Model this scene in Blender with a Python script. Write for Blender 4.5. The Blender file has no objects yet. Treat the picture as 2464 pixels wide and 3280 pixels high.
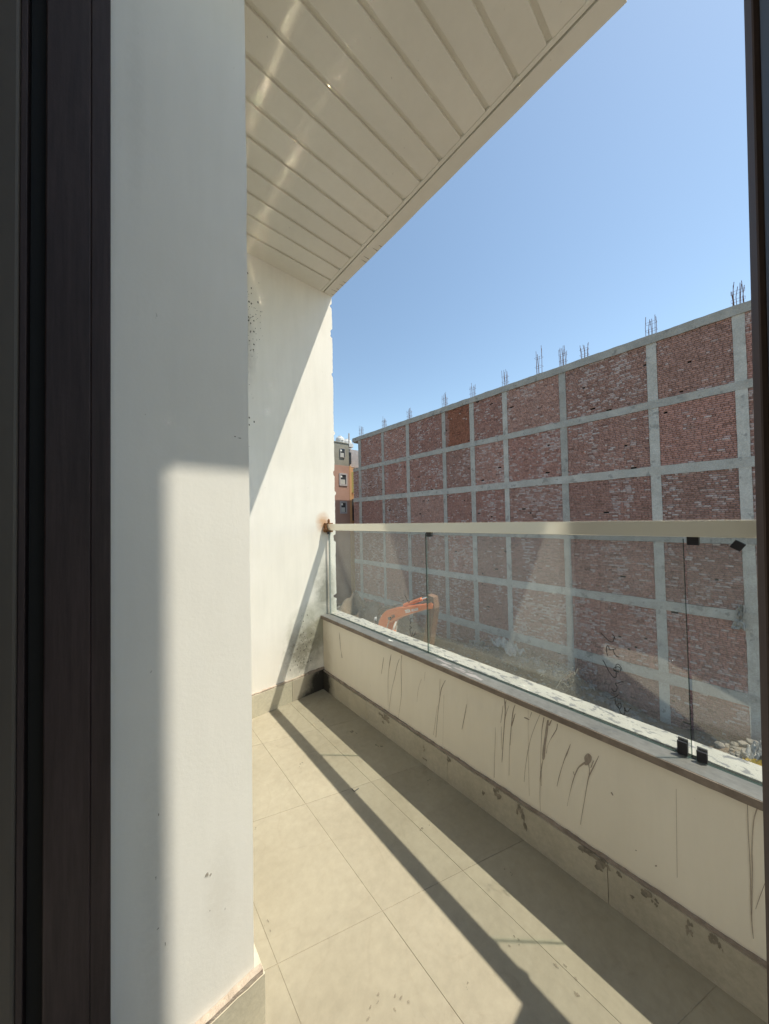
import bpy, bmesh, math, random
import numpy as np
from mathutils import Vector, Matrix, noise
random.seed(7)
RNG = np.random.default_rng(11)
SC = bpy.context.scene
COL = SC.collection
R = math.radians

# ------------------------------------------------------------------ camera, sky, sun, exposure
SUN = Vector((0.375, -0.363, 1.0)).normalized()          # direction towards the sun
SUN_EL = math.asin(SUN.z)
SUN_AZ = math.atan2(SUN.x, SUN.y)                        # from +Y towards +X

cam_data = bpy.data.cameras.new('camera')
cam = bpy.data.objects.new('camera', cam_data)
COL.objects.link(cam)
SC.camera = cam
cam_data.sensor_fit = 'HORIZONTAL'
cam_data.sensor_width = 36.0
cam_data.lens = 36.0 * 1013.784 / 2464.0
cam_data.clip_start = 0.02
cam_data.clip_end = 3000.0
YAW, PITCH, ROLL = 0.723151, 0.0225516, -0.0195816
fwd = Vector((math.sin(YAW) * math.cos(PITCH), math.cos(YAW) * math.cos(PITCH), math.sin(PITCH)))
rgt = Vector((math.cos(YAW), -math.sin(YAW), 0.0))
upv = rgt.cross(fwd)
r2 = rgt * math.cos(ROLL) + upv * math.sin(ROLL)
u2 = upv * math.cos(ROLL) - rgt * math.sin(ROLL)
cam.matrix_world = Matrix(((r2.x, u2.x, -fwd.x, 0.0), (r2.y, u2.y, -fwd.y, 0.0), (r2.z, u2.z, -fwd.z, 1.2), (0, 0, 0, 1)))

world = bpy.data.worlds.new('World')
SC.world = world
world.use_nodes = True
wn = world.node_tree.nodes
bg = wn['Background']
sky = wn.new('ShaderNodeTexSky')
sky.sky_type = 'NISHITA'
sky.sun_disc = False
sky.sun_elevation = SUN_EL
sky.sun_rotation = SUN_AZ
sky.air_density = 1.0
sky.dust_density = 0.4
sky.ozone_density = 1.2
sky.altitude = 200.0
tint = wn.new('ShaderNodeMix'); tint.data_type = 'RGBA'; tint.blend_type = 'MULTIPLY'
tint.inputs[0].default_value = 1.0
tint.inputs[7].default_value = (1.0, 0.985, 0.86, 1)      # camera white balance, the same over the whole sky
world.node_tree.links.new(sky.outputs[0], tint.inputs[6])
world.node_tree.links.new(tint.outputs[2], bg.inputs[0])
bg.inputs[1].default_value = 0.083

sun_data = bpy.data.lights.new('sun', 'SUN')
sun_data.energy = 2.15
sun_data.angle = R(0.45)
sun_data.color = (1.0, 0.93, 0.775)
sun_ob = bpy.data.objects.new('sun', sun_data)
COL.objects.link(sun_ob)
sun_ob.location = (8, -8, 20)
sun_ob.rotation_euler = SUN.to_track_quat('Z', 'Y').to_euler()

SC.view_settings.view_transform = 'Standard'
SC.view_settings.look = 'None'
SC.view_settings.exposure = 1.52
SC.view_settings.gamma = 1.0
SC.render.engine = 'CYCLES'
SC.cycles.use_denoising = True
SC.cycles.max_bounces = 12
SC.cycles.diffuse_bounces = 6
SC.cycles.transparent_max_bounces = 24
SC.cycles.blur_glossy = 0.0
SC.cycles.caustics_reflective = True
SC.cycles.sample_clamp_indirect = 0.0
SC.cycles.use_guiding = True
SC.cycles.guiding_training_samples = 96

# ------------------------------------------------------------------ materials
MATS = {}
def _nt(name):
    m = bpy.data.materials.new(name)
    m.use_nodes = True
    MATS[name] = m
    nt = m.node_tree
    return m, nt, nt.nodes['Principled BSDF']

def L(nt, a, b):
    nt.links.new(a, b)

def coords(nt, scale=(1, 1, 1), kind='Object'):
    tc = nt.nodes.new('ShaderNodeTexCoord')
    mp = nt.nodes.new('ShaderNodeMapping')
    mp.inputs['Scale'].default_value = scale
    L(nt, tc.outputs[kind], mp.inputs['Vector'])
    return mp.outputs['Vector']

def noise_tex(nt, vec, scale, detail=6, rough=0.6, dist=0.0):
    n = nt.nodes.new('ShaderNodeTexNoise')
    n.inputs['Scale'].default_value = scale
    n.inputs['Detail'].default_value = detail
    n.inputs['Roughness'].default_value = rough
    n.inputs['Distortion'].default_value = dist
    L(nt, vec, n.inputs['Vector'])
    return n.outputs['Fac']

def ramp(nt, fac, stops):
    r = nt.nodes.new('ShaderNodeValToRGB')
    cr = r.color_ramp
    while len(cr.elements) < len(stops):
        cr.elements.new(0.5)
    for e, (p, c) in zip(cr.elements, stops):
        e.position = p
        e.color = (c[0], c[1], c[2], 1) if isinstance(c, (tuple, list)) else (c, c, c, 1)
    L(nt, fac, r.inputs['Fac'])
    return r.outputs['Color']

def mixc(nt, fac, a, b, mode='MIX'):
    m = nt.nodes.new('ShaderNodeMix')
    m.data_type = 'RGBA'
    m.blend_type = mode
    for sock, v in ((m.inputs[0], fac), (m.inputs[6], a), (m.inputs[7], b)):
        if isinstance(v, (int, float)):
            sock.default_value = v
        elif isinstance(v, (tuple, list)):
            sock.default_value = (v[0], v[1], v[2], 1)
        else:
            L(nt, v, sock)
    return m.outputs[2]

def math_(nt, op, a, b=None, clamp=False):
    m = nt.nodes.new('ShaderNodeMath')
    m.operation = op
    m.use_clamp = clamp
    for s, v in zip(m.inputs, (a, b)):
        if v is None:
            continue
        if isinstance(v, (int, float)):
            s.default_value = v
        else:
            L(nt, v, s)
    return m.outputs[0]

def bump(nt, bsdf, height, strength=0.3, dist=0.01):
    b = nt.nodes.new('ShaderNodeBump')
    b.inputs['Strength'].default_value = strength
    b.inputs['Distance'].default_value = dist
    L(nt, height, b.inputs['Height'])
    L(nt, b.outputs['Normal'], bsdf.inputs['Normal'])

def surf(name, c0, c1, scale=3.0, rough=0.7, bump_s=0.15, bump_scale=60, bump_d=0.004, speck=None, stretch=(1, 1, 1), metallic=0.0, spec=0.4, rnd=0.0, fine=0.0):
    """two-tone weathered surface with fine relief"""
    m, nt, b = _nt(name)
    v = coords(nt, stretch)
    f = noise_tex(nt, v, scale, 7, 0.62, 0.4)
    col = ramp(nt, f, [(0.32, c0), (0.68, c1)])
    if fine:
        f2 = noise_tex(nt, v, scale * 14, 4, 0.7)
        col = mixc(nt, 1.0, col, ramp(nt, f2, [(0.3, 1 - fine), (0.7, 1.0)]), 'MULTIPLY')
    if speck:
        sc, thr, sc_col = speck
        f3 = noise_tex(nt, v, sc, 3, 0.6)
        col = mixc(nt, ramp(nt, f3, [(thr, 0.0), (thr + 0.05, 1.0)]), col, sc_col)
    if rnd:
        oi = nt.nodes.new('ShaderNodeObjectInfo')
        k = math_(nt, 'ADD', math_(nt, 'MULTIPLY', oi.outputs['Random'], rnd), 1 - rnd / 2)
        col = mixc(nt, 1.0, col, k, 'MULTIPLY')
    L(nt, col, b.inputs['Base Color'])
    b.inputs['Roughness'].default_value = rough
    b.inputs['Metallic'].default_value = metallic
    b.inputs['Specular IOR Level'].default_value = spec
    if bump_s:
        bump(nt, b, noise_tex(nt, coords(nt), bump_scale, 5, 0.65), bump_s, bump_d)
    return m

def plain(name, c, rough=0.5, metallic=0.0, spec=0.5):
    m, nt, b = _nt(name)
    b.inputs['Base Color'].default_value = (c[0], c[1], c[2], 1)
    b.inputs['Roughness'].default_value = rough
    b.inputs['Metallic'].default_value = metallic
    b.inputs['Specular IOR Level'].default_value = spec
    return m

def near(nt, centre, scale):
    """1 at centre falling to 0 at the (scaled) unit distance"""
    tc = nt.nodes.new('ShaderNodeTexCoord')
    sub = nt.nodes.new('ShaderNodeVectorMath'); sub.operation = 'SUBTRACT'
    L(nt, tc.outputs['Object'], sub.inputs[0]); sub.inputs[1].default_value = centre
    mul = nt.nodes.new('ShaderNodeVectorMath'); mul.operation = 'MULTIPLY'
    L(nt, sub.outputs[0], mul.inputs[0]); mul.inputs[1].default_value = scale
    ln = nt.nodes.new('ShaderNodeVectorMath'); ln.operation = 'LENGTH'
    L(nt, mul.outputs[0], ln.inputs[0])
    return math_(nt, 'SUBTRACT', 1.0, ln.outputs['Value'], True)

def wall_paint(name, c0, c1, stains=(), streak=0.06, rnd=0.0):
    m, nt, b = _nt(name)
    v = coords(nt)
    col = ramp(nt, noise_tex(nt, v, 2.2, 6, 0.6, 0.3), [(0.3, c0), (0.7, c1)])
    vs = coords(nt, (6, 6, 0.7))
    col = mixc(nt, 1.0, col, ramp(nt, noise_tex(nt, vs, 4.0, 5, 0.65), [(0.3, 1 - streak), (0.65, 1.0)]), 'MULTIPLY')
    if rnd:
        oi = nt.nodes.new('ShaderNodeObjectInfo')
        col = mixc(nt, 1.0, col, math_(nt, 'ADD', math_(nt, 'MULTIPLY', oi.outputs['Random'], rnd), 1 - rnd), 'MULTIPLY')
    # scuffs and pinholes
    sp = noise_tex(nt, coords(nt, (1, 1, 0.45)), 48, 3, 0.75, 0.6)
    col = mixc(nt, ramp(nt, sp, [(0.715, 0.0), (0.76, 0.55)]), col, (0.30, 0.28, 0.25))
    for centre, scale, colour, amount, nscale in stains:
        f = math_(nt, 'MULTIPLY', near(nt, centre, scale), noise_tex(nt, v, nscale, 6, 0.7, 0.5))
        col = mixc(nt, ramp(nt, f, [(0.10, 0.0), (0.40, amount)]), col, colour)
    L(nt, col, b.inputs['Base Color'])
    b.inputs['Roughness'].default_value = 0.62
    b.inputs['Specular IOR Level'].default_value = 0.3
    h = math_(nt, 'ADD', math_(nt, 'MULTIPLY', noise_tex(nt, v, 7, 4, 0.5), 1.2), noise_tex(nt, v, 120, 3, 0.6))
    bump(nt, b, h, 0.10, 0.002)
    return m

wall_paint('paint_reveal', (0.80, 0.785, 0.73), (0.85, 0.835, 0.785), streak=0.03,
           stains=[((0.075, 0.79, 0.50), (22.0, 1, 2.6), (0.55, 0.54, 0.51), 0.25, 60),
                   ((0.045, 0.79, 2.05), (40.0, 1, 2.8), (0.60, 0.59, 0.55), 0.22, 60),
                   ((0.19, 0.79, 0.38), (20.0, 1, 6.0), (0.60, 0.57, 0.50), 0.25, 60)])
wall_paint('paint_end_wall', (0.80, 0.77, 0.70), (0.86, 0.83, 0.77),
           stains=[((1.17, 2.03, 0.42), (2.6, 1, 3.3), (0.30, 0.30, 0.22), 0.85, 9),
                   ((1.02, 2.03, 0.30), (5.0, 1, 4.0), (0.16, 0.15, 0.11), 0.8, 22),
                   ((1.21, 2.03, 0.70), (7.0, 1, 3.5), (0.20, 0.20, 0.16), 0.75, 14),
                   ((0.62, 2.03, 2.30), (7.0, 1, 2.4), (0.34, 0.32, 0.30), 0.6, 16),
                   ((1.19, 2.03, 1.18), (12.0, 1, 9.0), (0.55, 0.30, 0.13), 0.8, 6)])
wall_paint('paint_parapet', (0.80, 0.74, 0.63), (0.85, 0.79, 0.68), streak=0.035,
           stains=[((1.178, 1.99, 0.25), (1, 8, 2.0), (0.45, 0.38, 0.28), 0.5, 6)])
wall_paint('paint_ceiling', (0.76, 0.735, 0.655), (0.82, 0.795, 0.715), streak=0.03, rnd=0.05)
surf('groove', (0.36, 0.33, 0.27), (0.42, 0.38, 0.31), 6, 0.8, 0.1)
# dusty floor stone: clouding, dried water lines, worn dirty patches
m, nt, b = _nt('tile')
v = coords(nt)
col = ramp(nt, noise_tex(nt, v, 2.4, 7, 0.62, 0.5), [(0.32, (0.305, 0.272, 0.205)), (0.68, (0.365, 0.330, 0.255))])
oi = nt.nodes.new('ShaderNodeObjectInfo')
col = mixc(nt, 1.0, col, math_(nt, 'ADD', math_(nt, 'MULTIPLY', oi.outputs['Random'], 0.09), 0.955), 'MULTIPLY')
col = mixc(nt, 1.0, col, ramp(nt, noise_tex(nt, v, 34, 5, 0.7), [(0.3, 0.88), (0.7, 1.03)]), 'MULTIPLY')
ring = noise_tex(nt, v, 3.1, 2, 0.4, 0.8)
col = mixc(nt, ramp(nt, ring, [(0.515, 0.0), (0.530, 0.10), (0.537, 0.10), (0.545, 0.0)]), col, (0.20, 0.165, 0.12))
dirt = math_(nt, 'MULTIPLY', noise_tex(nt, v, 1.6, 4, 0.6), noise_tex(nt, v, 15, 6, 0.75, 0.6))
col = mixc(nt, ramp(nt, dirt, [(0.31, 0.0), (0.42, 0.42)]), col, (0.20, 0.165, 0.12))
L(nt, col, b.inputs['Base Color'])
b.inputs['Specular IOR Level'].default_value = 0.35
L(nt, ramp(nt, noise_tex(nt, v, 8, 4, 0.6), [(0.3, 0.42), (0.7, 0.62)]), b.inputs['Roughness'])
bump(nt, b, noise_tex(nt, v, 40, 5, 0.65), 0.06, 0.003)
surf('grout', (0.28, 0.245, 0.185), (0.33, 0.295, 0.225), 9, 0.9, 0.3)
surf('skirting', (0.44, 0.395, 0.315), (0.55, 0.50, 0.405), 5, 0.5, 0.2, 45, 0.004, fine=0.2, rnd=0.08)
m, nt, b = _nt('skirting_mouldy')
v = coords(nt)
col = ramp(nt, noise_tex(nt, v, 5, 7, 0.62, 0.4), [(0.32, (0.42, 0.375, 0.295)), (0.68, (0.53, 0.48, 0.385))])
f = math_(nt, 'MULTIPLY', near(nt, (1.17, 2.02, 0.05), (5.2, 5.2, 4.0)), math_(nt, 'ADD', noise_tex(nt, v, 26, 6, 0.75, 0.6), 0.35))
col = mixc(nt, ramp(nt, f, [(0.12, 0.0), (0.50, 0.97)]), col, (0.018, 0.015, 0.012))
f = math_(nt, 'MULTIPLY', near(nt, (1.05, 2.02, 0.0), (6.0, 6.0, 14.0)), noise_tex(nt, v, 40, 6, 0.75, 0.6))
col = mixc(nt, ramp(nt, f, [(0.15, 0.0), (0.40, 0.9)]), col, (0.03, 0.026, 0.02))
L(nt, col, b.inputs['Base Color']); b.inputs['Roughness'].default_value = 0.6
bump(nt, b, noise_tex(nt, v, 45, 5, 0.65), 0.2, 0.004)
surf('cement', (0.22, 0.18, 0.15), (0.36, 0.30, 0.26), 25, 0.9, 0.7, 70, 0.008)
surf('skirting_sunlit', (0.54, 0.50, 0.385), (0.64, 0.595, 0.47), 5, 0.5, 0.2, 45, 0.004, fine=0.2)  # lighter copy of the skirting, with the sunshine on it put into the colour
surf('cement_pink', (0.33, 0.255, 0.205), (0.54, 0.47, 0.39), 30, 0.9, 0.7, 70, 0.008)
surf('broken', (0.19, 0.165, 0.13), (0.36, 0.315, 0.255), 45, 0.9, 0.9, 90, 0.01)
surf('mud', (0.31, 0.255, 0.215), (0.42, 0.355, 0.30), 40, 0.8, 0.25, 200, 0.002)
nt = MATS['mud'].node_tree
L(nt, ramp(nt, noise_tex(nt, coords(nt, (1, 1, 0.3)), 90, 5, 0.7), [(0.28, 0.45), (0.62, 1.0)]), nt.nodes['Principled BSDF'].inputs['Alpha'])
surf('mould', (0.03, 0.028, 0.024), (0.08, 0.072, 0.06), 60, 0.9, 0.2)
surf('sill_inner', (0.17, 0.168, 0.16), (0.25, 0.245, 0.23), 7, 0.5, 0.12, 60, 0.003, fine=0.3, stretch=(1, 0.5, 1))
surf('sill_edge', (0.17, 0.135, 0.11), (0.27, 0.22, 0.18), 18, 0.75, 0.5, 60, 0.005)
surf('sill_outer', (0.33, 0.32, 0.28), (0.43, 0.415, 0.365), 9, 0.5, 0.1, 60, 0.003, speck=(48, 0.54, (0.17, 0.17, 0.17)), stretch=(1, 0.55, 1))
surf('frame_brown', (0.026, 0.016, 0.017), (0.058, 0.039, 0.040), 9, 0.5, 0.15, 90, 0.002, stretch=(1, 1, 0.06), spec=0.3, fine=0.45)
surf('frame_grey', (0.062, 0.052, 0.044), (0.095, 0.082, 0.07), 3, 0.5, 0.08, stretch=(1, 1, 0.2))
surf('leaf_brown', (0.075, 0.050, 0.042), (0.10, 0.070, 0.058), 3, 0.75, 0.06, stretch=(1, 1, 0.2), spec=0.15)
plain('gasket', (0.006, 0.006, 0.006), 0.7)
plain('black_clamp', (0.016, 0.014, 0.018), 0.45)
plain('sealant', (0.012, 0.014, 0.014), 0.5)
m, nt, b = _nt('clear_sealant')
b.inputs['Base Color'].default_value = (0.015, 0.02, 0.02, 1); b.inputs['Roughness'].default_value = 0.4
ge = nt.nodes.new('ShaderNodeBsdfTransparent'); ge.inputs[0].default_value = (0.80, 0.86, 0.84, 1)
gm = nt.nodes.new('ShaderNodeMixShader'); gm.inputs[0].default_value = 0.45
L(nt, ge.outputs[0], gm.inputs[1]); L(nt, b.outputs[0], gm.inputs[2]); L(nt, gm.outputs[0], nt.nodes['Material Output'].inputs['Surface'])
plain('marker_black', (0.015, 0.012, 0.012), 0.6)
plain('marker_white', (0.62, 0.62, 0.56), 0.7)
plain('chip_white', (0.8, 0.8, 0.76), 0.6)
surf('rust', (0.10, 0.045, 0.02), (0.28, 0.13, 0.05), 60, 0.85, 0.5, 120, 0.004)
surf('room_paint', (0.68, 0.66, 0.62), (0.74, 0.72, 0.68), 2, 0.8, 0.05)
surf('room_floor', (0.42, 0.39, 0.34), (0.48, 0.45, 0.40), 2, 0.5, 0.05)
m, nt, b = _nt('glass_edge')
b.inputs['Base Color'].default_value = (0.10, 0.22, 0.19, 1); b.inputs['Roughness'].default_value = 0.25
ge = nt.nodes.new('ShaderNodeBsdfTransparent'); ge.inputs[0].default_value = (0.86, 0.93, 0.90, 1)
gm = nt.nodes.new('ShaderNodeMixShader'); gm.inputs[0].default_value = 0.14
L(nt, ge.outputs[0], gm.inputs[1]); L(nt, b.outputs[0], gm.inputs[2]); L(nt, gm.outputs[0], nt.nodes['Material Output'].inputs['Surface'])

# polished steel hand rail, with a brushed grain
m, nt, b = _nt('steel')
b.inputs['Metallic'].default_value = 0.45
b.inputs['Base Color'].default_value = (0.88, 0.84, 0.72, 1)
rr = ramp(nt, noise_tex(nt, coords(nt, (1, 0.15, 1)), 60, 4, 0.6), [(0.3, 0.085), (0.8, 0.13)])
L(nt, rr, b.inputs['Roughness'])
m = plain('steel_polished', (0.66, 0.62, 0.54), 0.045, 1.0)
surf('rail_matte', (0.40, 0.36, 0.29), (0.52, 0.47, 0.39), 30, 0.8, 0.1)  # matte tone for strips added to narrow the rail's reflected streaks

# dusty clear glass: mirror by angle, clear film, a thin scatter of dust
m, nt, b = _nt('glass')
nt.nodes.remove(b)
out = nt.nodes['Material Output']
tr = nt.nodes.new('ShaderNodeBsdfTransparent'); tr.inputs[0].default_value = (0.972, 0.985, 0.975, 1)
gl = nt.nodes.new('ShaderNodeBsdfGlossy'); gl.inputs['Roughness'].default_value = 0.02
gl.inputs['Color'].default_value = (0.95, 0.98, 0.96, 1)
geo = nt.nodes.new('ShaderNodeNewGeometry')
dp = nt.nodes.new('ShaderNodeVectorMath'); dp.operation = 'DOT_PRODUCT'
L(nt, geo.outputs['Incoming'], dp.inputs[0]); L(nt, geo.outputs['Normal'], dp.inputs[1])
inv = math_(nt, 'SUBTRACT', 1.0, math_(nt, 'ABSOLUTE', dp.outputs['Value']), True)
fres = math_(nt, 'ADD', 0.075, math_(nt, 'MULTIPLY', math_(nt, 'POWER', inv, 5.0), 0.45), True)
mx = nt.nodes.new('ShaderNodeMixShader')
L(nt, fres, mx.inputs[0]); L(nt, tr.outputs[0], mx.inputs[1]); L(nt, gl.outputs[0], mx.inputs[2])
tl = nt.nodes.new('ShaderNodeBsdfTranslucent'); tl.inputs[0].default_value = (0.75, 0.74, 0.68, 1)
df = nt.nodes.new('ShaderNodeBsdfDiffuse'); df.inputs[0].default_value = (0.70, 0.69, 0.63, 1)
dm = nt.nodes.new('ShaderNodeMixShader'); dm.inputs[0].default_value = 0.5
L(nt, tl.outputs[0], dm.inputs[1]); L(nt, df.outputs[0], dm.inputs[2])
v = coords(nt)
d1 = noise_tex(nt, v, 5, 5, 0.6, 0.5)
d2 = noise_tex(nt, coords(nt, (1, 1, 0.25)), 28, 5, 0.7)
dust = math_(nt, 'MULTIPLY', ramp(nt, d1, [(0.25, 0.018), (0.75, 0.042)]), ramp(nt, d2, [(0.3, 0.7), (0.75, 1.35)]))
m2 = nt.nodes.new('ShaderNodeMixShader')
L(nt, dust, m2.inputs[0]); L(nt, mx.outputs[0], m2.inputs[1]); L(nt, dm.outputs[0], m2.inputs[2])
L(nt, m2.outputs[0], out.inputs['Surface'])

# brick: colour of each brick is an attribute of the mesh
m, nt, b = _nt('brick')
at = nt.nodes.new('ShaderNodeAttribute'); at.attribute_name = 'tint'
vv = coords(nt)
c = mixc(nt, 1.0, at.outputs['Color'], ramp(nt, noise_tex(nt, vv, 22, 5, 0.7), [(0.3, 0.72), (0.75, 1.15)]), 'MULTIPLY')
lime = noise_tex(nt, coords(nt, (1, 1, 0.35)), 0.8, 6, 0.7, 0.6)
c = mixc(nt, ramp(nt, lime, [(0.55, 0.0), (0.80, 0.42)]), c, (0.36, 0.31, 0.29))
L(nt, c, b.inputs['Base Color']); b.inputs['Roughness'].default_value = 0.92
b.inputs['Specular IOR Level'].default_value = 0.15
bump(nt, b, noise_tex(nt, vv, 45, 4, 0.7), 0.6, 0.012)

surf('mortar', (0.33, 0.28, 0.255), (0.42, 0.36, 0.33), 4, 0.95, 0.4, 30, 0.01)
surf('concrete', (0.40, 0.385, 0.35), (0.54, 0.52, 0.475), 1.7, 0.9, 0.6, 14, 0.03, fine=0.34, speck=(2.6, 0.60, (0.27, 0.26, 0.24)), rnd=0.34)
surf('rebar', (0.11, 0.05, 0.035), (0.18, 0.09, 0.06), 5, 0.85, 0.2)
surf('plaster_grey', (0.24, 0.225, 0.185), (0.31, 0.29, 0.24), 1.2, 0.9, 0.2, 20, 0.01, fine=0.1)
surf('plaster_salmon', (0.36, 0.215, 0.165), (0.40, 0.245, 0.19), 1.0, 0.9, 0.1)
surf('plaster_orange', (0.50, 0.29, 0.14), (0.56, 0.33, 0.17), 1.0, 0.9, 0.1)
surf('trim_grey', (0.36, 0.33, 0.33), (0.42, 0.39, 0.38), 2.0, 0.8, 0.1)
plain('window_dark', (0.05, 0.055, 0.06), 0.12)
plain('louvre', (0.34, 0.30, 0.10), 0.7)
surf('tank_white', (0.50, 0.50, 0.49), (0.58, 0.58, 0.57), 2, 0.45, 0.02)
surf('cream_wall', (0.66, 0.60, 0.42), (0.74, 0.68, 0.50), 2, 0.85, 0.2)
surf('soil', (0.17, 0.125, 0.085), (0.27, 0.21, 0.15), 0.9, 0.95, 0.9, 7, 0.06, fine=0.35, speck=(9, 0.66, (0.26, 0.22, 0.175)))
surf('grey_earth', (0.17, 0.16, 0.13), (0.27, 0.25, 0.205), 1.4, 0.95, 0.9, 9, 0.05, fine=0.35)
surf('stone_rubble', (0.18, 0.165, 0.14), (0.33, 0.30, 0.26), 3, 0.95, 0.5, 20, 0.02, fine=0.3)
surf('plastic_sheet', (0.26, 0.255, 0.235), (0.40, 0.39, 0.365), 8, 0.6, 0.3)
surf('yellow_plastic', (0.55, 0.36, 0.03), (0.66, 0.46, 0.06), 8, 0.5, 0.1)
surf('orange_paint', (0.74, 0.155, 0.035), (0.80, 0.19, 0.05), 2, 0.42, 0.04, fine=0.12)
plain('machine_dark', (0.025, 0.025, 0.027), 0.6)
plain('chrome', (0.75, 0.75, 0.75), 0.18, 1.0)
surf('machine_grey', (0.42, 0.41, 0.38), (0.50, 0.49, 0.45), 3, 0.5, 0.05)
surf('bucket_steel', (0.10, 0.075, 0.055), (0.17, 0.13, 0.10), 6, 0.7, 0.3)
plain('cab_glass', (0.03, 0.04, 0.045), 0.08)
plain('hose', (0.05, 0.045, 0.04), 0.6)
plain('decal_white', (0.80, 0.78, 0.70), 0.5)
plain('far_ground', (0.20, 0.175, 0.14), 0.95)

# ------------------------------------------------------------------ mesh helpers
class MB:
    def __init__(s):
        s.v, s.f, s.mi = [], [], []
    def add(s, verts, faces, mi=0):
        o = len(s.v)
        s.v += [tuple(q) for q in verts]
        s.f += [tuple(i + o for i in f) for f in faces]
        s.mi += [mi] * len(faces)
        return s
    def box(s, x0, x1, y0, y1, z0, z1, mi=0):
        return s.add([(x0, y0, z0), (x1, y0, z0), (x1, y1, z0), (x0, y1, z0), (x0, y0, z1), (x1, y0, z1), (x1, y1, z1), (x0, y1, z1)],
                     [(0, 3, 2, 1), (4, 5, 6, 7), (0, 1, 5, 4), (1, 2, 6, 5), (2, 3, 7, 6), (3, 0, 4, 7)], mi)
    def prism(s, poly, axis, a, b, mi=0):
        """polygon (2d) extruded along axis from a to b; 2d order follows the remaining axes"""
        n = len(poly)
        def P(q, t):
            return {0: (t, q[0], q[1]), 1: (q[0], t, q[1]), 2: (q[0], q[1], t)}[axis]
        vs = [P(q, a) for q in poly] + [P(q, b) for q in poly]
        return s.add(vs, [tuple(range(n)), tuple(range(2 * n - 1, n - 1, -1))] + [(i, i + n, (i + 1) % n + n, (i + 1) % n) for i in range(n)], mi)
    def tube(s, pts, r, n=8, mi=0, cap=True):
        pts = [Vector(q) for q in pts]
        rs = r if isinstance(r, (list, tuple)) else [r] * len(pts)
        rings = []
        ref = None
        for i, q in enumerate(pts):
            d = (pts[min(i + 1, len(pts) - 1)] - pts[max(i - 1, 0)]).normalized()
            if ref is None or abs(ref.dot(d)) > 0.95:
                ref = Vector((0, 0, 1)) if abs(d.z) < 0.9 else Vector((1, 0, 0))
            a = d.cross(ref).normalized()
            bb = a.cross(d).normalized()
            ref = bb
            rings.append([q + (a * math.cos(2 * math.pi * k / n) + bb * math.sin(2 * math.pi * k / n)) * rs[i] for k in range(n)])
        vs = [q for rg in rings for q in rg]
        fs = [(i * n + k, i * n + (k + 1) % n, (i + 1) * n + (k + 1) % n, (i + 1) * n + k) for i in range(len(pts) - 1) for k in range(n)]
        if cap:
            fs += [tuple(range(n - 1, -1, -1)), tuple(range((len(pts) - 1) * n, len(pts) * n))]
        return s.add(vs, fs, mi)
    def lathe(s, cx, cy, prof, n=24, mi=0):
        vs = [(cx + r * math.cos(2 * math.pi * k / n), cy + r * math.sin(2 * math.pi * k / n), z) for r, z in prof for k in range(n)]
        m_ = len(prof)
        fs = [(i * n + k, i * n + (k + 1) % n, (i + 1) * n + (k + 1) % n, (i + 1) * n + k) for i in range(m_ - 1) for k in range(n)]
        fs += [tuple(range(n - 1, -1, -1)), tuple(range((m_ - 1) * n, m_ * n))]
        return s.add(vs, fs, mi)
    def build(s, name, mats, parent=None, smooth=False, bevel=0.0, fix=True):
        me = bpy.data.meshes.new(name)
        me.from_pydata(s.v, [], s.f)
        ms = mats if isinstance(mats, (list, tuple)) else [mats]
        for k in ms:
            me.materials.append(MATS[k])
        me.polygons.foreach_set('material_index', s.mi)
        if fix:
            bm = bmesh.new(); bm.from_mesh(me)
            bmesh.ops.recalc_face_normals(bm, faces=bm.faces)
            bm.to_mesh(me); bm.free()
        if smooth:
            me.shade_smooth()
        me.update()
        o = bpy.data.objects.new(name, me)
        COL.objects.link(o)
        if parent is not None:
            o.parent = parent
            if parent.type == 'EMPTY':
                o.matrix_parent_inverse = Matrix.Translation(-parent.location)
        if bevel:
            md = o.modifiers.new('bevel', 'BEVEL')
            md.width = bevel; md.segments = 2; md.limit_method = 'ANGLE'
        return o

def tag(o, label=None, cat=None, group=None, kind=None):
    if label: o['label'] = label
    if cat: o['category'] = cat
    if group: o['group'] = group
    if kind: o['kind'] = kind
    return o

def empty(name, loc=(0, 0, 0)):
    """an Empty at a thing's base; its parts are written in world coordinates"""
    o = bpy.data.objects.new(name, None)
    o.empty_display_size = 0.1
    o.location = loc
    COL.objects.link(o)
    return o

def wob(seed, t, amp, scale):
    return amp * noise.noise(Vector((t * scale, seed * 7.31, seed * 1.7)))

def long_box(mb, axis, a, b, lo, hi, amp, seed, step=0.25, mi=0):
    """box along `axis` from a to b whose long edges wander by amp. lo/hi are the 2d corners on the other two axes"""
    n = max(2, int(abs(b - a) / step))
    ring = []
    for i in range(n + 1):
        t = a + (b - a) * i / n
        q = []
        for k, (u, w) in enumerate(((lo[0], lo[1]), (hi[0], lo[1]), (hi[0], hi[1]), (lo[0], hi[1]))):
            u += wob(seed + k * 3.1, t, amp, 1.7) + wob(seed + k, t, amp * 0.6, 6.0)
            w += wob(seed + k * 5.3 + 9, t, amp, 1.5) + wob(seed + k + 4, t, amp * 0.6, 5.0)
            q.append({0: (t, u, w), 1: (u, t, w), 2: (u, w, t)}[axis])
        ring.append(q)
    vs = [q for rg in ring for q in rg]
    fs = [(i * 4 + k, i * 4 + (k + 1) % 4, (i + 1) * 4 + (k + 1) % 4, (i + 1) * 4 + k) for i in range(n) for k in range(4)]
    fs += [(3, 2, 1, 0), tuple(n * 4 + k for k in range(4))]
    mb.add(vs, fs, mi)
    return mb

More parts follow.
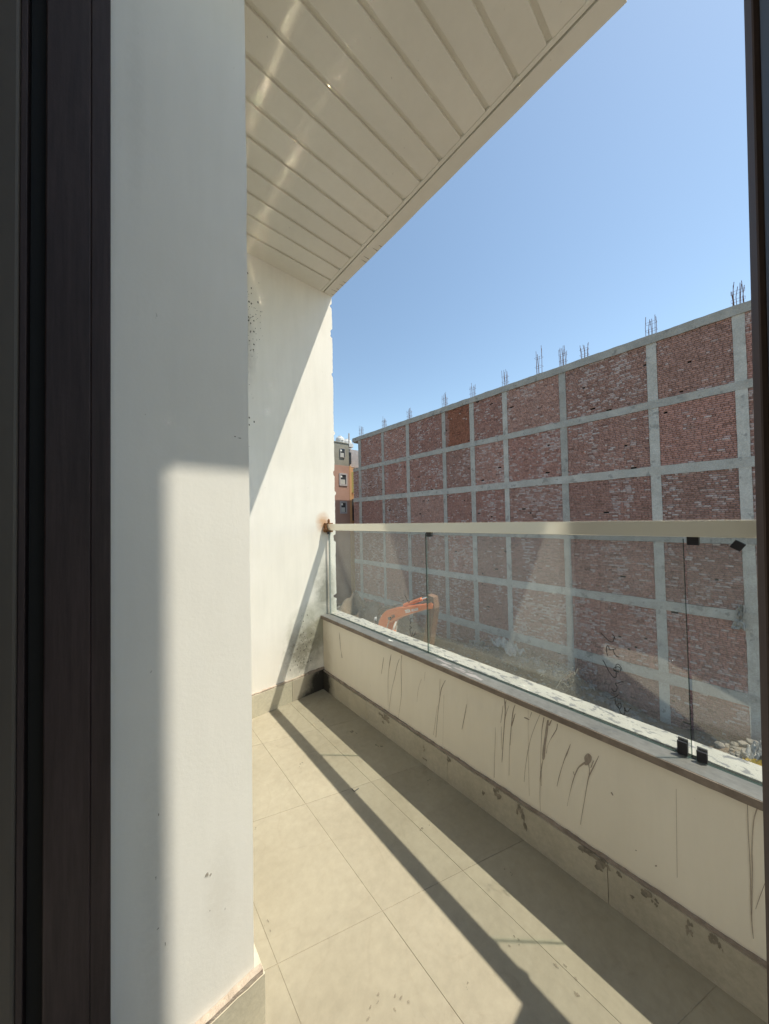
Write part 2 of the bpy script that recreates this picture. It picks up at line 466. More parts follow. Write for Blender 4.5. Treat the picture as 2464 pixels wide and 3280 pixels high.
def blob_patch(mb, axis, at_, cu, cw, ru, rw, seed, n=16, amp=0.35, mi=0):
    """flat irregular stain lying in the plane axis = at_"""
    vs = []
    for k in range(n):
        a = 2 * math.pi * k / n
        r = 1 + amp * 2 * noise.noise(Vector((math.cos(a) * 1.4 + seed, math.sin(a) * 1.4, seed * 3.7)))
        u, w = cu + ru * r * math.cos(a), cw + rw * r * math.sin(a)
        vs.append({0: (at_, u, w), 1: (u, at_, w), 2: (u, w, at_)}[axis])
    mb.add(vs, [tuple(range(n))], mi)
    return mb
MARK_BLACK=[[(0.3235,0.8104,0.322,0.8124),(0.3196,0.8064,0.3181,0.8084),(0.3141,0.8008,0.3126,0.8028),(0.3092,0.7961,0.3077,0.7982),(0.3058,0.793,0.3044,0.7951),(0.3029,0.7907,0.3016,0.7929),(0.3,0.7891,0.299,0.7914),(0.297,0.7883,0.2963,0.7906),(0.2942,0.7881,0.2938,0.7905),(0.2917,0.7887,0.2918,0.7909),(0.2898,0.7899,0.2908,0.7916),(0.2885,0.792,0.2901,0.7927),(0.2875,0.7948,0.2893,0.795),(0.2864,0.7993,0.2883,0.7993),(0.2855,0.8047,0.2874,0.8046),(0.2848,0.8086,0.2867,0.8085)],
[(0.2911,0.8141,0.2896,0.8159),(0.2897,0.8123,0.2882,0.8141),(0.2878,0.8096,0.2862,0.8114),(0.2863,0.8071,0.2846,0.8086),(0.2855,0.8046,0.2836,0.8058),(0.285,0.802,0.2831,0.8031),(0.2847,0.8002,0.2828,0.8012)],
[(0.3046,0.742,0.3065,0.7408),(0.3052,0.7453,0.3072,0.7441),(0.3061,0.7498,0.3081,0.7487),(0.3068,0.7544,0.3088,0.7534),(0.3071,0.7586,0.3091,0.7578),(0.3071,0.7628,0.3091,0.7622),(0.3068,0.7664,0.3088,0.7662),(0.3062,0.7696,0.3081,0.7697),(0.3054,0.7721,0.3071,0.7727),(0.3048,0.7731,0.3056,0.775),(0.3048,0.7729,0.3036,0.7751),(0.304,0.7719,0.3023,0.7738),(0.3029,0.7703,0.3011,0.7719),(0.3019,0.7676,0.3001,0.769),(0.3008,0.7642,0.299,0.7658),(0.299,0.7618,0.2978,0.764),(0.2963,0.7618,0.2962,0.7641),(0.2936,0.7632,0.294,0.7653),(0.291,0.7647,0.2913,0.7668),(0.2879,0.7663,0.2883,0.7684),(0.2848,0.7682,0.2851,0.7703),(0.2825,0.7695,0.2829,0.7716)],
[(0.2902,0.7668,0.2882,0.7674),(0.2902,0.7648,0.2882,0.7655),(0.2901,0.7619,0.2882,0.7628),(0.2897,0.759,0.2878,0.7601),(0.289,0.7563,0.2872,0.7577),(0.288,0.7536,0.2862,0.7552),(0.2866,0.7512,0.285,0.753),(0.2849,0.749,0.2834,0.751),(0.2829,0.7471,0.2816,0.7493),(0.2808,0.7458,0.2797,0.7481),(0.2783,0.7453,0.2776,0.7476),(0.2759,0.7453,0.2754,0.7477),(0.2742,0.7454,0.2737,0.7478)],
[(0.3206,0.7229,0.3188,0.7247),(0.3187,0.7196,0.3169,0.7214),(0.316,0.7148,0.3142,0.7166),(0.3133,0.7098,0.3115,0.7115),(0.3109,0.7046,0.3091,0.7062),(0.3085,0.699,0.3067,0.7007),(0.3058,0.6937,0.3041,0.6954),(0.3025,0.6883,0.3009,0.6902),(0.299,0.6832,0.2973,0.6851),(0.2958,0.6793,0.2942,0.6814),(0.2932,0.6771,0.2919,0.6794),(0.291,0.6762,0.29,0.6786),(0.289,0.6761,0.2884,0.6785),(0.2871,0.6764,0.2871,0.6786),(0.2851,0.678,0.2864,0.6791),(0.2838,0.681,0.2857,0.6809),(0.2833,0.6857,0.2852,0.6851),(0.2831,0.6916,0.285,0.6909),(0.2831,0.6975,0.285,0.6968),(0.2832,0.7034,0.2851,0.7026),(0.2835,0.7092,0.2854,0.7084),(0.2835,0.714,0.2854,0.7134),(0.283,0.7172,0.2849,0.717),(0.2824,0.7192,0.2841,0.7197),(0.2816,0.7207,0.2829,0.7218),(0.2808,0.7216,0.2815,0.7235),(0.2799,0.722,0.2798,0.7243),(0.2788,0.7221,0.2781,0.7245),(0.2774,0.7217,0.2763,0.7239),(0.2757,0.7207,0.2744,0.7228),(0.2742,0.7194,0.2728,0.7213),(0.2729,0.7176,0.2713,0.7194),(0.2718,0.7154,0.2701,0.717),(0.2708,0.7133,0.2691,0.7148),(0.2702,0.7112,0.2684,0.7125),(0.2698,0.7093,0.268,0.7105),(0.2696,0.7079,0.2677,0.709)],
[(0.2838,0.7013,0.2846,0.6989),(0.2848,0.7015,0.2856,0.6991),(0.2862,0.7018,0.2871,0.6994),(0.2874,0.7022,0.2886,0.7),(0.2884,0.7029,0.2898,0.7008),(0.2892,0.7038,0.2909,0.702),(0.2895,0.7045,0.2914,0.7037),(0.2893,0.7052,0.291,0.7057),(0.2886,0.7065,0.2898,0.7077),(0.2873,0.708,0.2882,0.7096),(0.2851,0.7099,0.2858,0.7118),(0.2824,0.712,0.2828,0.714),(0.2799,0.7133,0.28,0.7156),(0.278,0.7137,0.2776,0.7161),(0.2763,0.7136,0.2754,0.7159),(0.275,0.713,0.2737,0.7151),(0.274,0.7118,0.2724,0.7136),(0.2733,0.7101,0.2716,0.7115),(0.2729,0.7083,0.271,0.7094),(0.2728,0.7063,0.2709,0.707),(0.273,0.7041,0.2711,0.7046),(0.2731,0.7025,0.2712,0.703)],
[(0.2647,0.6727,0.2654,0.6703),(0.2662,0.6728,0.2668,0.6704),(0.2686,0.6727,0.2689,0.6704),(0.2714,0.6718,0.2711,0.6697),(0.2744,0.6694,0.2737,0.6676),(0.2776,0.6664,0.2769,0.6646),(0.2804,0.6639,0.28,0.6619),(0.2833,0.6626,0.2834,0.6603),(0.2864,0.6616,0.2863,0.6594),(0.2888,0.6594,0.2871,0.6592),(0.2881,0.6566,0.2865,0.6585),(0.286,0.6546,0.2845,0.6566),(0.2846,0.6525,0.2828,0.6541),(0.284,0.65,0.2821,0.6511),(0.2838,0.6471,0.2819,0.6479),(0.284,0.6442,0.2821,0.6446),(0.2846,0.6413,0.2828,0.6413),(0.2856,0.6384,0.284,0.638),(0.2867,0.6362,0.2855,0.6351),(0.2881,0.6348,0.2874,0.633),(0.2896,0.6338,0.2895,0.6315),(0.291,0.6333,0.2916,0.6309),(0.2923,0.6337,0.2935,0.6313),(0.2937,0.6347,0.2952,0.6325),(0.2949,0.6359,0.2966,0.634),(0.2956,0.6376,0.2975,0.636),(0.2962,0.6396,0.2981,0.6382),(0.2965,0.6411,0.2984,0.6397)],
[(0.28,0.6283,0.2788,0.6272),(0.2815,0.6261,0.2802,0.625),(0.2836,0.623,0.2824,0.6218),(0.2859,0.62,0.2848,0.6186),(0.2882,0.6174,0.2873,0.6158),(0.2908,0.6149,0.29,0.6131),(0.2934,0.6126,0.293,0.6106),(0.2966,0.6104,0.2964,0.6083),(0.3001,0.6085,0.2999,0.6063),(0.3025,0.6071,0.3023,0.6049)],
[(0.2903,0.6112,0.2884,0.612),(0.2904,0.608,0.2884,0.6089),(0.2904,0.6035,0.2885,0.6044),(0.29,0.599,0.2881,0.6002),(0.2892,0.595,0.2874,0.5965),(0.288,0.5913,0.2862,0.5929),(0.2864,0.588,0.2848,0.5899),(0.2843,0.585,0.2827,0.5871),(0.2817,0.5826,0.2804,0.5848),(0.2792,0.5815,0.2785,0.584),(0.2767,0.5831,0.2776,0.5846),(0.2749,0.586,0.2765,0.5866),(0.2738,0.5891,0.2756,0.589),(0.2731,0.5924,0.275,0.5919),(0.2729,0.596,0.2748,0.5951),(0.2731,0.599,0.275,0.5977),(0.2739,0.6011,0.2755,0.5992),(0.2752,0.6025,0.2764,0.6002),(0.2769,0.6028,0.2772,0.6004),(0.2789,0.6015,0.2783,0.5997),(0.2808,0.5994,0.2797,0.5981),(0.2823,0.597,0.2808,0.5963),(0.2832,0.5946,0.2814,0.5948),(0.2835,0.5921,0.2816,0.593),(0.2833,0.5896,0.2815,0.591),(0.2824,0.5871,0.2806,0.5888),(0.281,0.5846,0.2792,0.5864),(0.2798,0.582,0.278,0.5835),(0.2791,0.5789,0.2772,0.5802),(0.2785,0.5754,0.2767,0.5768),(0.2775,0.5723,0.2758,0.5741),(0.2756,0.5699,0.2741,0.5721),(0.2733,0.5682,0.272,0.5704),(0.2711,0.5672,0.2701,0.5696),(0.2691,0.567,0.2686,0.5695),(0.2672,0.5679,0.2676,0.5698),(0.2655,0.57,0.2669,0.5707),(0.2645,0.573,0.2663,0.5727),(0.264,0.5765,0.2659,0.5759),(0.2638,0.5803,0.2656,0.5795),(0.2638,0.5854,0.2657,0.5845),(0.264,0.5908,0.2659,0.5899),(0.2641,0.593,0.2657,0.5935),(0.2654,0.5908,0.2636,0.5921),(0.2647,0.5865,0.2628,0.5879),(0.2636,0.5829,0.2619,0.5846),(0.2619,0.5812,0.2607,0.5834),(0.2599,0.5806,0.2592,0.583),(0.2578,0.5811,0.2581,0.5832),(0.256,0.5832,0.2573,0.5842),(0.2547,0.5859,0.2562,0.5865),(0.2534,0.5886,0.2548,0.5894),(0.2514,0.592,0.2528,0.5929),(0.2493,0.5957,0.2506,0.5966),(0.2477,0.5984,0.249,0.5993)]]
MARK_WHITE=[[(0.4686,0.5722,0.4702,0.5728),(0.465,0.5788,0.4666,0.5794),(0.46,0.5879,0.4617,0.5885),(0.4558,0.5959,0.4575,0.5964),(0.4537,0.6009,0.4555,0.6011),(0.4524,0.6046,0.4542,0.6049),(0.4505,0.6084,0.4521,0.6092),(0.4471,0.6135,0.4485,0.6145),(0.443,0.6191,0.4443,0.6201),(0.439,0.6244,0.4403,0.6255),(0.4349,0.6299,0.4362,0.631),(0.4309,0.6351,0.4322,0.6362),(0.4282,0.6388,0.4294,0.6399)],
[(0.4477,0.6024,0.4476,0.6045),(0.4454,0.6032,0.4452,0.6054),(0.4422,0.6042,0.4418,0.6064),(0.4396,0.6043,0.4384,0.6065),(0.4377,0.6026,0.436,0.6045),(0.4359,0.5998,0.4342,0.6016),(0.4338,0.5974,0.4323,0.5993),(0.4314,0.5957,0.43,0.5978),(0.4288,0.5944,0.4277,0.5966),(0.4262,0.594,0.4256,0.5963),(0.4234,0.5949,0.4235,0.5969),(0.4207,0.5968,0.4216,0.5983),(0.4188,0.5994,0.4206,0.5995),(0.4188,0.6022,0.4207,0.601),(0.4198,0.6049,0.4216,0.6033),(0.4211,0.6073,0.4228,0.6056),(0.4231,0.6099,0.4247,0.6081),(0.4254,0.6124,0.427,0.6105),(0.4281,0.6117,0.4262,0.613),(0.4267,0.6096,0.4251,0.6114),(0.4242,0.6062,0.4225,0.608),(0.4215,0.6033,0.42,0.6052),(0.419,0.6018,0.4178,0.6039),(0.4165,0.6009,0.4154,0.6031),(0.4148,0.6004,0.4138,0.6026)],
[(0.4233,0.6318,0.4214,0.6331),(0.4225,0.6289,0.4207,0.6301),(0.4214,0.6247,0.4195,0.626),(0.4199,0.6211,0.4182,0.6227),(0.418,0.6185,0.4165,0.6203),(0.4158,0.6166,0.4145,0.6186),(0.4136,0.6157,0.4129,0.6179),(0.4112,0.6169,0.4119,0.6185),(0.4093,0.6192,0.4107,0.6201),(0.4081,0.6216,0.4098,0.6217),(0.4077,0.6241,0.4096,0.6234),(0.4079,0.6265,0.4097,0.6253),(0.4087,0.6283,0.4101,0.6264),(0.4104,0.6286,0.4109,0.6264),(0.4123,0.628,0.4124,0.6259),(0.4135,0.6275,0.4136,0.6254)],
[(0.3955,0.6706,0.3937,0.6706),(0.3962,0.6682,0.3944,0.6681),(0.3973,0.6647,0.3955,0.6645),(0.3987,0.6606,0.397,0.6604),(0.4007,0.6551,0.399,0.6548),(0.4031,0.6491,0.4015,0.6487),(0.4044,0.6462,0.4038,0.6445),(0.4039,0.6474,0.4058,0.6463),(0.4041,0.6514,0.406,0.6506),(0.4041,0.6545,0.406,0.6538)],
[(0.5081,0.6099,0.5086,0.6075),(0.5099,0.6096,0.5104,0.6073),(0.5126,0.6092,0.5128,0.6069),(0.5155,0.608,0.5149,0.6061),(0.5182,0.6055,0.5169,0.6041),(0.5206,0.6025,0.5192,0.6014),(0.5222,0.6005,0.5208,0.5993)],
[(0.5101,0.5924,0.5089,0.591),(0.5117,0.5907,0.5106,0.5893),(0.5139,0.5884,0.513,0.5868),(0.5158,0.587,0.5158,0.5849),(0.5176,0.5869,0.5185,0.5845),(0.5197,0.5873,0.5209,0.5849),(0.5213,0.5877,0.5225,0.5853)],
[(0.4464,0.5805,0.4453,0.5827),(0.4428,0.5792,0.4416,0.5814)],
[(0.4347,0.577,0.4351,0.5788),(0.4297,0.5802,0.4301,0.5821)],
[(0.5128,0.6013,0.5102,0.6048),(0.5096,0.5991,0.507,0.6026)],
[(0.5054,0.624,0.5028,0.6274),(0.5022,0.6217,0.4997,0.6251)],
[(0.4852,0.6329,0.4827,0.6363),(0.4822,0.6307,0.4797,0.6341)],
[(0.4675,0.6221,0.465,0.6255),(0.4645,0.62,0.462,0.6233)],
[(0.4932,0.5871,0.4906,0.5905),(0.4901,0.5849,0.4876,0.5884)],
[(0.4474,0.6405,0.445,0.6438),(0.4444,0.6384,0.4421,0.6416)],
[(0.4214,0.6495,0.4191,0.6527),(0.4186,0.6473,0.4163,0.6505)],
[(0.4127,0.6401,0.4104,0.6433),(0.4099,0.638,0.4076,0.6412)],
[(0.4119,0.6677,0.4096,0.6709),(0.4091,0.6656,0.4068,0.6687)],
[(0.4254,0.637,0.4231,0.6402),(0.4225,0.6348,0.4202,0.6381)],
[(0.482,0.6545,0.4795,0.6578),(0.4789,0.6522,0.4764,0.6555)],
[(0.4674,0.6653,0.465,0.6686),(0.4644,0.663,0.462,0.6663)]]
MARK_LEFT=[[(1.1833,0.6702,1.1832,0.6678),(1.187,0.6692,1.1868,0.6669),(1.1923,0.6676,1.1914,0.6655),(1.1971,0.6647,1.1946,0.6637),(1.1996,0.6601,1.1963,0.6603),(1.2006,0.655,1.1973,0.6556),(1.2007,0.6509,1.1974,0.6522),(1.1984,0.6491,1.1964,0.6515),(1.196,0.6491,1.1937,0.6514),(1.1952,0.6484,1.1919,0.6492),(1.1965,0.644,1.1933,0.6441),(1.1992,0.6379,1.196,0.6379),(1.2011,0.6334,1.198,0.6334)],
[(1.204,0.6237,1.2012,0.6257),(1.2018,0.6219,1.199,0.624),(1.1986,0.6195,1.1959,0.6216),(1.1956,0.6175,1.1932,0.6198),(1.1926,0.6167,1.1909,0.6192),(1.1904,0.6166,1.1882,0.619),(1.19,0.6176,1.1879,0.6164),(1.1929,0.6162,1.1919,0.6142),(1.1985,0.6137,1.1972,0.6118),(1.2031,0.6102,1.2002,0.6097),(1.2037,0.6063,1.2003,0.6074),(1.2023,0.6027,1.199,0.6042),(1.2008,0.5989,1.1975,0.6002),(1.1998,0.5942,1.1965,0.5954),(1.1987,0.5889,1.1954,0.5902),(1.1971,0.5838,1.1938,0.5853),(1.1944,0.5787,1.1912,0.5804),(1.1913,0.574,1.1882,0.5758),(1.1891,0.5708,1.186,0.5725)],
[(1.1857,0.5969,1.1823,0.5978),(1.1857,0.593,1.1824,0.5939),(1.1857,0.5876,1.1824,0.5886),(1.1846,0.5829,1.1814,0.5845),(1.1818,0.5799,1.1791,0.582),(1.1779,0.5779,1.176,0.5803),(1.1731,0.5783,1.1741,0.5802),(1.1691,0.5822,1.1718,0.5827),(1.1659,0.5875,1.1688,0.5877),(1.1635,0.5924,1.1666,0.5922),(1.1623,0.5963,1.1656,0.5958),(1.162,0.5997,1.1652,0.5989),(1.1618,0.6019,1.1651,0.6012)],
[(1.2378,0.7827,1.2348,0.7845),(1.235,0.7797,1.232,0.7815),(1.231,0.7753,1.228,0.7771),(1.2267,0.7704,1.2236,0.7721),(1.222,0.7645,1.2189,0.7661),(1.217,0.7579,1.2139,0.7596),(1.213,0.7526,1.2099,0.7542),(1.2109,0.7488,1.2077,0.7502),(1.2094,0.7458,1.2065,0.7477),(1.2052,0.7454,1.2068,0.7473),(1.2008,0.7496,1.2035,0.7505),(1.1962,0.7557,1.1991,0.7564),(1.193,0.7602,1.1958,0.7608)]]
DRIPS=[[(0.8208,0.3826,0.8195,0.383),(0.8228,0.3746,0.8211,0.375),(0.8255,0.363,0.8234,0.3636),(0.8288,0.3495,0.8262,0.3502),(0.8321,0.3352,0.8294,0.336),(0.8361,0.3186,0.8334,0.3194),(0.8406,0.2995,0.8382,0.3002),(0.8447,0.2819,0.8427,0.2825),(0.8476,0.2696,0.8458,0.2701)],
[(0.6442,0.4852,0.6419,0.4864),(0.644,0.4809,0.6411,0.4824),(0.6438,0.4748,0.64,0.4768),(0.6436,0.4678,0.6388,0.4702),(0.6434,0.461,0.6381,0.4636),(0.6432,0.4548,0.6378,0.4574),(0.6429,0.4488,0.6377,0.4512),(0.6428,0.442,0.638,0.4441),(0.6431,0.4334,0.6386,0.4352),(0.6439,0.4227,0.6396,0.4243),(0.6451,0.4103,0.641,0.4119),(0.6466,0.3967,0.6426,0.3982),(0.648,0.3823,0.6442,0.3838),(0.6495,0.3668,0.6458,0.3684),(0.6511,0.3502,0.6475,0.3517),(0.6527,0.3331,0.6492,0.3346),(0.6543,0.3162,0.6509,0.3178),(0.6559,0.2987,0.6525,0.3002),(0.6576,0.2804,0.6543,0.2819),(0.6591,0.2635,0.6558,0.265),(0.6602,0.25,0.6572,0.2515),(0.661,0.2409,0.6582,0.2423),(0.6613,0.235,0.659,0.2361),(0.6615,0.2311,0.6597,0.232),(0.6617,0.2282,0.6601,0.2289)],
[(0.6366,0.4816,0.6348,0.482),(0.6427,0.4583,0.639,0.4592)],
[(0.6256,0.4654,0.6246,0.4655),(0.628,0.4587,0.6268,0.4588),(0.6315,0.4491,0.6301,0.4492),(0.6352,0.4384,0.6335,0.4386),(0.6382,0.4287,0.6364,0.4291),(0.6404,0.4199,0.6385,0.4203),(0.6421,0.411,0.6404,0.4115),(0.6435,0.4033,0.642,0.4038),(0.6445,0.3979,0.643,0.3983)],
[(0.6504,0.4548,0.6488,0.4553),(0.6513,0.4488,0.6496,0.4494),(0.6525,0.4403,0.6506,0.4409),(0.654,0.4305,0.6519,0.4312),(0.6555,0.421,0.6533,0.4217),(0.6572,0.4109,0.655,0.4116),(0.6591,0.3998,0.6571,0.4004),(0.6608,0.3898,0.6591,0.3903),(0.662,0.3828,0.6605,0.3833)],
[(0.6595,0.3698,0.6584,0.3703),(0.6598,0.3638,0.6585,0.3644),(0.6602,0.3554,0.6588,0.356),(0.6605,0.3452,0.659,0.3459),(0.6608,0.3339,0.6592,0.3347),(0.6609,0.32,0.6595,0.3207),(0.6609,0.3035,0.6598,0.3042),(0.6609,0.2882,0.66,0.2887),(0.6609,0.2776,0.6602,0.2781)],
[(0.6004,0.4796,0.5984,0.4798),(0.602,0.4754,0.5998,0.4756),(0.6044,0.4693,0.6017,0.4695),(0.6069,0.4623,0.6038,0.4627),(0.609,0.4555,0.6055,0.4562),(0.6105,0.4492,0.6066,0.4503),(0.6117,0.4431,0.6075,0.4444),(0.6127,0.4365,0.6084,0.438),(0.6138,0.4293,0.6095,0.4307),(0.615,0.4211,0.6109,0.4225),(0.6161,0.4123,0.6125,0.4135),(0.6173,0.4028,0.6141,0.4039),(0.6185,0.3926,0.6156,0.3938),(0.6198,0.3812,0.6169,0.3824),(0.6212,0.3688,0.6182,0.37),(0.6226,0.3564,0.6194,0.3578),(0.6237,0.3454,0.6204,0.3468),(0.6247,0.3355,0.6214,0.3369),(0.6256,0.3262,0.6223,0.3277),(0.6264,0.3183,0.6231,0.3198),(0.6269,0.3128,0.6236,0.3143)],
[(0.6015,0.445,0.5994,0.4454),(0.6031,0.4401,0.6006,0.4405),(0.6055,0.4329,0.6023,0.4335),(0.6081,0.4249,0.6043,0.4256),(0.6105,0.4174,0.6063,0.4181),(0.6127,0.4098,0.6085,0.4106),(0.6149,0.4018,0.6109,0.4026),(0.6168,0.3947,0.6131,0.3954),(0.6182,0.3897,0.6147,0.3904)],
[(0.6265,0.3129,0.6254,0.3135),(0.6272,0.3036,0.626,0.3042),(0.628,0.2903,0.627,0.2908),(0.629,0.2749,0.6279,0.2755),(0.63,0.2595,0.6288,0.2601),(0.6308,0.2424,0.6297,0.243),(0.6318,0.2234,0.6305,0.2241),(0.6326,0.206,0.6312,0.2068),(0.6332,0.194,0.6317,0.1948)],
[(0.6857,0.3538,0.6849,0.3542),(0.6859,0.3478,0.685,0.3482),(0.6862,0.3393,0.685,0.3399),(0.6866,0.3281,0.6851,0.3288),(0.6873,0.3138,0.6857,0.3145),(0.6885,0.2948,0.6869,0.2955),(0.6899,0.2718,0.6885,0.2725),(0.6915,0.2477,0.6902,0.2483),(0.6929,0.2251,0.6917,0.2257),(0.6943,0.2031,0.6929,0.2038),(0.6956,0.1807,0.694,0.1816),(0.6968,0.1611,0.6949,0.1622),(0.6976,0.1474,0.6956,0.1486)],
[(0.5077,0.4832,0.5065,0.4833),(0.5112,0.4742,0.51,0.4742),(0.5163,0.4611,0.5149,0.4611),(0.5219,0.4464,0.5204,0.4465),(0.527,0.4325,0.5254,0.4326),(0.5313,0.4199,0.5298,0.42),(0.5355,0.4072,0.5341,0.4074),(0.5394,0.3947,0.5381,0.3949),(0.543,0.3822,0.5418,0.3825),(0.5464,0.3698,0.5449,0.3702),(0.5495,0.3575,0.5477,0.358),(0.5524,0.3453,0.5502,0.346),(0.5549,0.3335,0.5526,0.3343),(0.5572,0.3221,0.555,0.3229),(0.5591,0.3111,0.5572,0.3118),(0.5608,0.3003,0.5592,0.3009),(0.5625,0.2898,0.5611,0.2903),(0.5642,0.2796,0.5629,0.2802),(0.5658,0.2698,0.5645,0.2704),(0.5673,0.26,0.566,0.2606),(0.5687,0.2498,0.5674,0.2505),(0.5701,0.2381,0.5688,0.2387),(0.5715,0.2253,0.5701,0.226),(0.5726,0.2137,0.5713,0.2144),(0.5735,0.2057,0.5721,0.2064)],
[(0.5497,0.4808,0.5491,0.4811),(0.5502,0.4661,0.5495,0.4664),(0.5509,0.4448,0.5502,0.4451),(0.5516,0.4215,0.5509,0.4219),(0.5521,0.4006,0.5515,0.4009),(0.5525,0.3838,0.5518,0.3841),(0.5527,0.3686,0.552,0.369),(0.5528,0.3528,0.5522,0.3532),(0.5531,0.3342,0.5524,0.3346),(0.5535,0.311,0.5528,0.3114),(0.5541,0.2846,0.5532,0.2851),(0.5546,0.2582,0.5536,0.2588),(0.5549,0.2347,0.5539,0.2353),(0.555,0.2138,0.554,0.2144),(0.555,0.1941,0.5541,0.1947),(0.5549,0.1776,0.5541,0.1781),(0.5548,0.166,0.5541,0.1665)],
[(0.4824,0.4757,0.4763,0.4776),(0.4833,0.4714,0.4768,0.4735),(0.4847,0.4653,0.4774,0.4676),(0.4861,0.4583,0.4781,0.4609),(0.4874,0.4514,0.4789,0.4543),(0.4885,0.4449,0.4797,0.448),(0.4894,0.4384,0.4806,0.4415),(0.4903,0.4316,0.4816,0.4347),(0.4913,0.4243,0.4827,0.4272),(0.4926,0.4161,0.4841,0.4189),(0.494,0.4071,0.4857,0.41),(0.4954,0.3982,0.4873,0.401),(0.4967,0.3898,0.4886,0.3928),(0.4979,0.3824,0.4897,0.3855),(0.4992,0.3754,0.4905,0.3788),(0.5003,0.3687,0.4912,0.3724),(0.5013,0.3619,0.4919,0.366),(0.5021,0.3546,0.4925,0.3591),(0.5028,0.3472,0.493,0.3519),(0.5033,0.3405,0.4935,0.3452),(0.5036,0.3352,0.4942,0.3394),(0.5036,0.3316,0.4953,0.335),(0.5034,0.3292,0.4966,0.3316),(0.5031,0.3274,0.4978,0.3291),(0.5029,0.326,0.4986,0.3275)],
[(0.4685,0.4823,0.4658,0.4822),(0.4796,0.4591,0.4742,0.4588)],
[(0.502,0.3263,0.4995,0.3272),(0.503,0.3208,0.5006,0.3217),(0.5044,0.3129,0.5021,0.3137),(0.5059,0.3037,0.5038,0.3046),(0.5075,0.2946,0.5053,0.2955),(0.5092,0.285,0.5067,0.2861),(0.5112,0.2746,0.5081,0.2759),(0.5129,0.2644,0.5093,0.2661),(0.5142,0.2556,0.5104,0.2575),(0.5147,0.2491,0.5112,0.251),(0.5146,0.2442,0.5117,0.2459),(0.5144,0.2394,0.5123,0.2406),(0.5144,0.233,0.5128,0.2339),(0.5148,0.2247,0.5134,0.2255),(0.5154,0.2154,0.5141,0.2162),(0.516,0.205,0.5147,0.2058),(0.5164,0.1934,0.5151,0.1942),(0.5165,0.179,0.5153,0.1798),(0.5165,0.1622,0.5154,0.163),(0.5164,0.1467,0.5154,0.1475),(0.5163,0.136,0.5154,0.1367)],
[(0.5082,0.31,0.5069,0.3107),(0.5106,0.2289,0.5093,0.2297)],
[(0.4947,0.4795,0.4916,0.4804),(0.4954,0.4759,0.4921,0.4768),(0.4964,0.4708,0.493,0.4718),(0.4976,0.4648,0.4939,0.4658),(0.4987,0.4586,0.495,0.4597),(0.4997,0.4526,0.4962,0.4537),(0.5007,0.4464,0.4975,0.4474),(0.5017,0.4394,0.4989,0.4404),(0.5027,0.431,0.5002,0.432),(0.5036,0.4208,0.5013,0.4218),(0.5044,0.4093,0.5025,0.4102),(0.5053,0.397,0.5035,0.3978),(0.5061,0.3845,0.5045,0.3852),(0.5069,0.3723,0.5054,0.373),(0.5077,0.3599,0.5061,0.3607),(0.5084,0.3467,0.5068,0.3475),(0.5093,0.3317,0.5077,0.3326),(0.5102,0.3127,0.5086,0.3135),(0.5114,0.2906,0.5098,0.2915),(0.5124,0.2702,0.5108,0.2711),(0.5131,0.2561,0.5115,0.257)],
[(0.4492,0.4783,0.4468,0.4791),(0.4497,0.4747,0.4472,0.4756),(0.4504,0.4696,0.4478,0.4705),(0.4514,0.4639,0.4487,0.4646),(0.4529,0.4584,0.4501,0.4586),(0.455,0.453,0.4524,0.4528),(0.4578,0.4473,0.4552,0.4468),(0.4608,0.4412,0.4582,0.4407),(0.4638,0.4347,0.4613,0.4344),(0.4669,0.4278,0.4646,0.4276),(0.4701,0.4205,0.4682,0.4203),(0.4732,0.4132,0.4718,0.4131),(0.4759,0.4064,0.4749,0.4063),(0.4783,0.4003,0.4774,0.4003),(0.4805,0.3947,0.4796,0.3948),(0.4824,0.3892,0.4816,0.3893),(0.4841,0.3832,0.4832,0.3834),(0.4857,0.3759,0.4847,0.3762),(0.487,0.3678,0.4858,0.3683),(0.4882,0.3605,0.4867,0.3611),(0.4889,0.3554,0.4874,0.356)],
[(0.4089,0.4296,0.4077,0.4298),(0.4116,0.4225,0.4096,0.4227),(0.4153,0.412,0.4125,0.4124),(0.4194,0.4009,0.4157,0.4013),(0.4226,0.3916,0.4185,0.392),(0.4248,0.3852,0.4207,0.3855),(0.4264,0.3802,0.4228,0.3804),(0.4279,0.3753,0.4248,0.3756),(0.4296,0.3693,0.4269,0.3697),(0.4317,0.362,0.4293,0.3625),(0.4338,0.3541,0.4318,0.3545),(0.4362,0.3456,0.4344,0.346),(0.4386,0.3367,0.4369,0.3371),(0.4412,0.3273,0.4395,0.3277),(0.4441,0.3172,0.442,0.3177),(0.4469,0.3069,0.4445,0.3076),(0.4494,0.297,0.4469,0.2978),(0.4517,0.2867,0.4493,0.2875),(0.4537,0.2761,0.4517,0.2769),(0.4555,0.2668,0.4538,0.2674),(0.4567,0.2602,0.4552,0.2608)],
[(0.3592,0.4245,0.354,0.4273),(0.3608,0.4218,0.3525,0.4264),(0.3631,0.418,0.3503,0.425),(0.3654,0.414,0.3482,0.4231),(0.3671,0.4104,0.3468,0.4208),(0.3679,0.4073,0.3464,0.4181),(0.3682,0.4044,0.3465,0.4148),(0.3682,0.4021,0.3471,0.411),(0.368,0.4,0.3481,0.4069),(0.3677,0.3978,0.3497,0.4029),(0.3671,0.3956,0.3517,0.3987),(0.3665,0.394,0.3542,0.3943),(0.3657,0.3934,0.3573,0.3896),(0.3652,0.3928,0.3609,0.3859),(0.366,0.3911,0.364,0.3839),(0.3675,0.389,0.3662,0.3829),(0.3687,0.3874,0.3676,0.3824)],
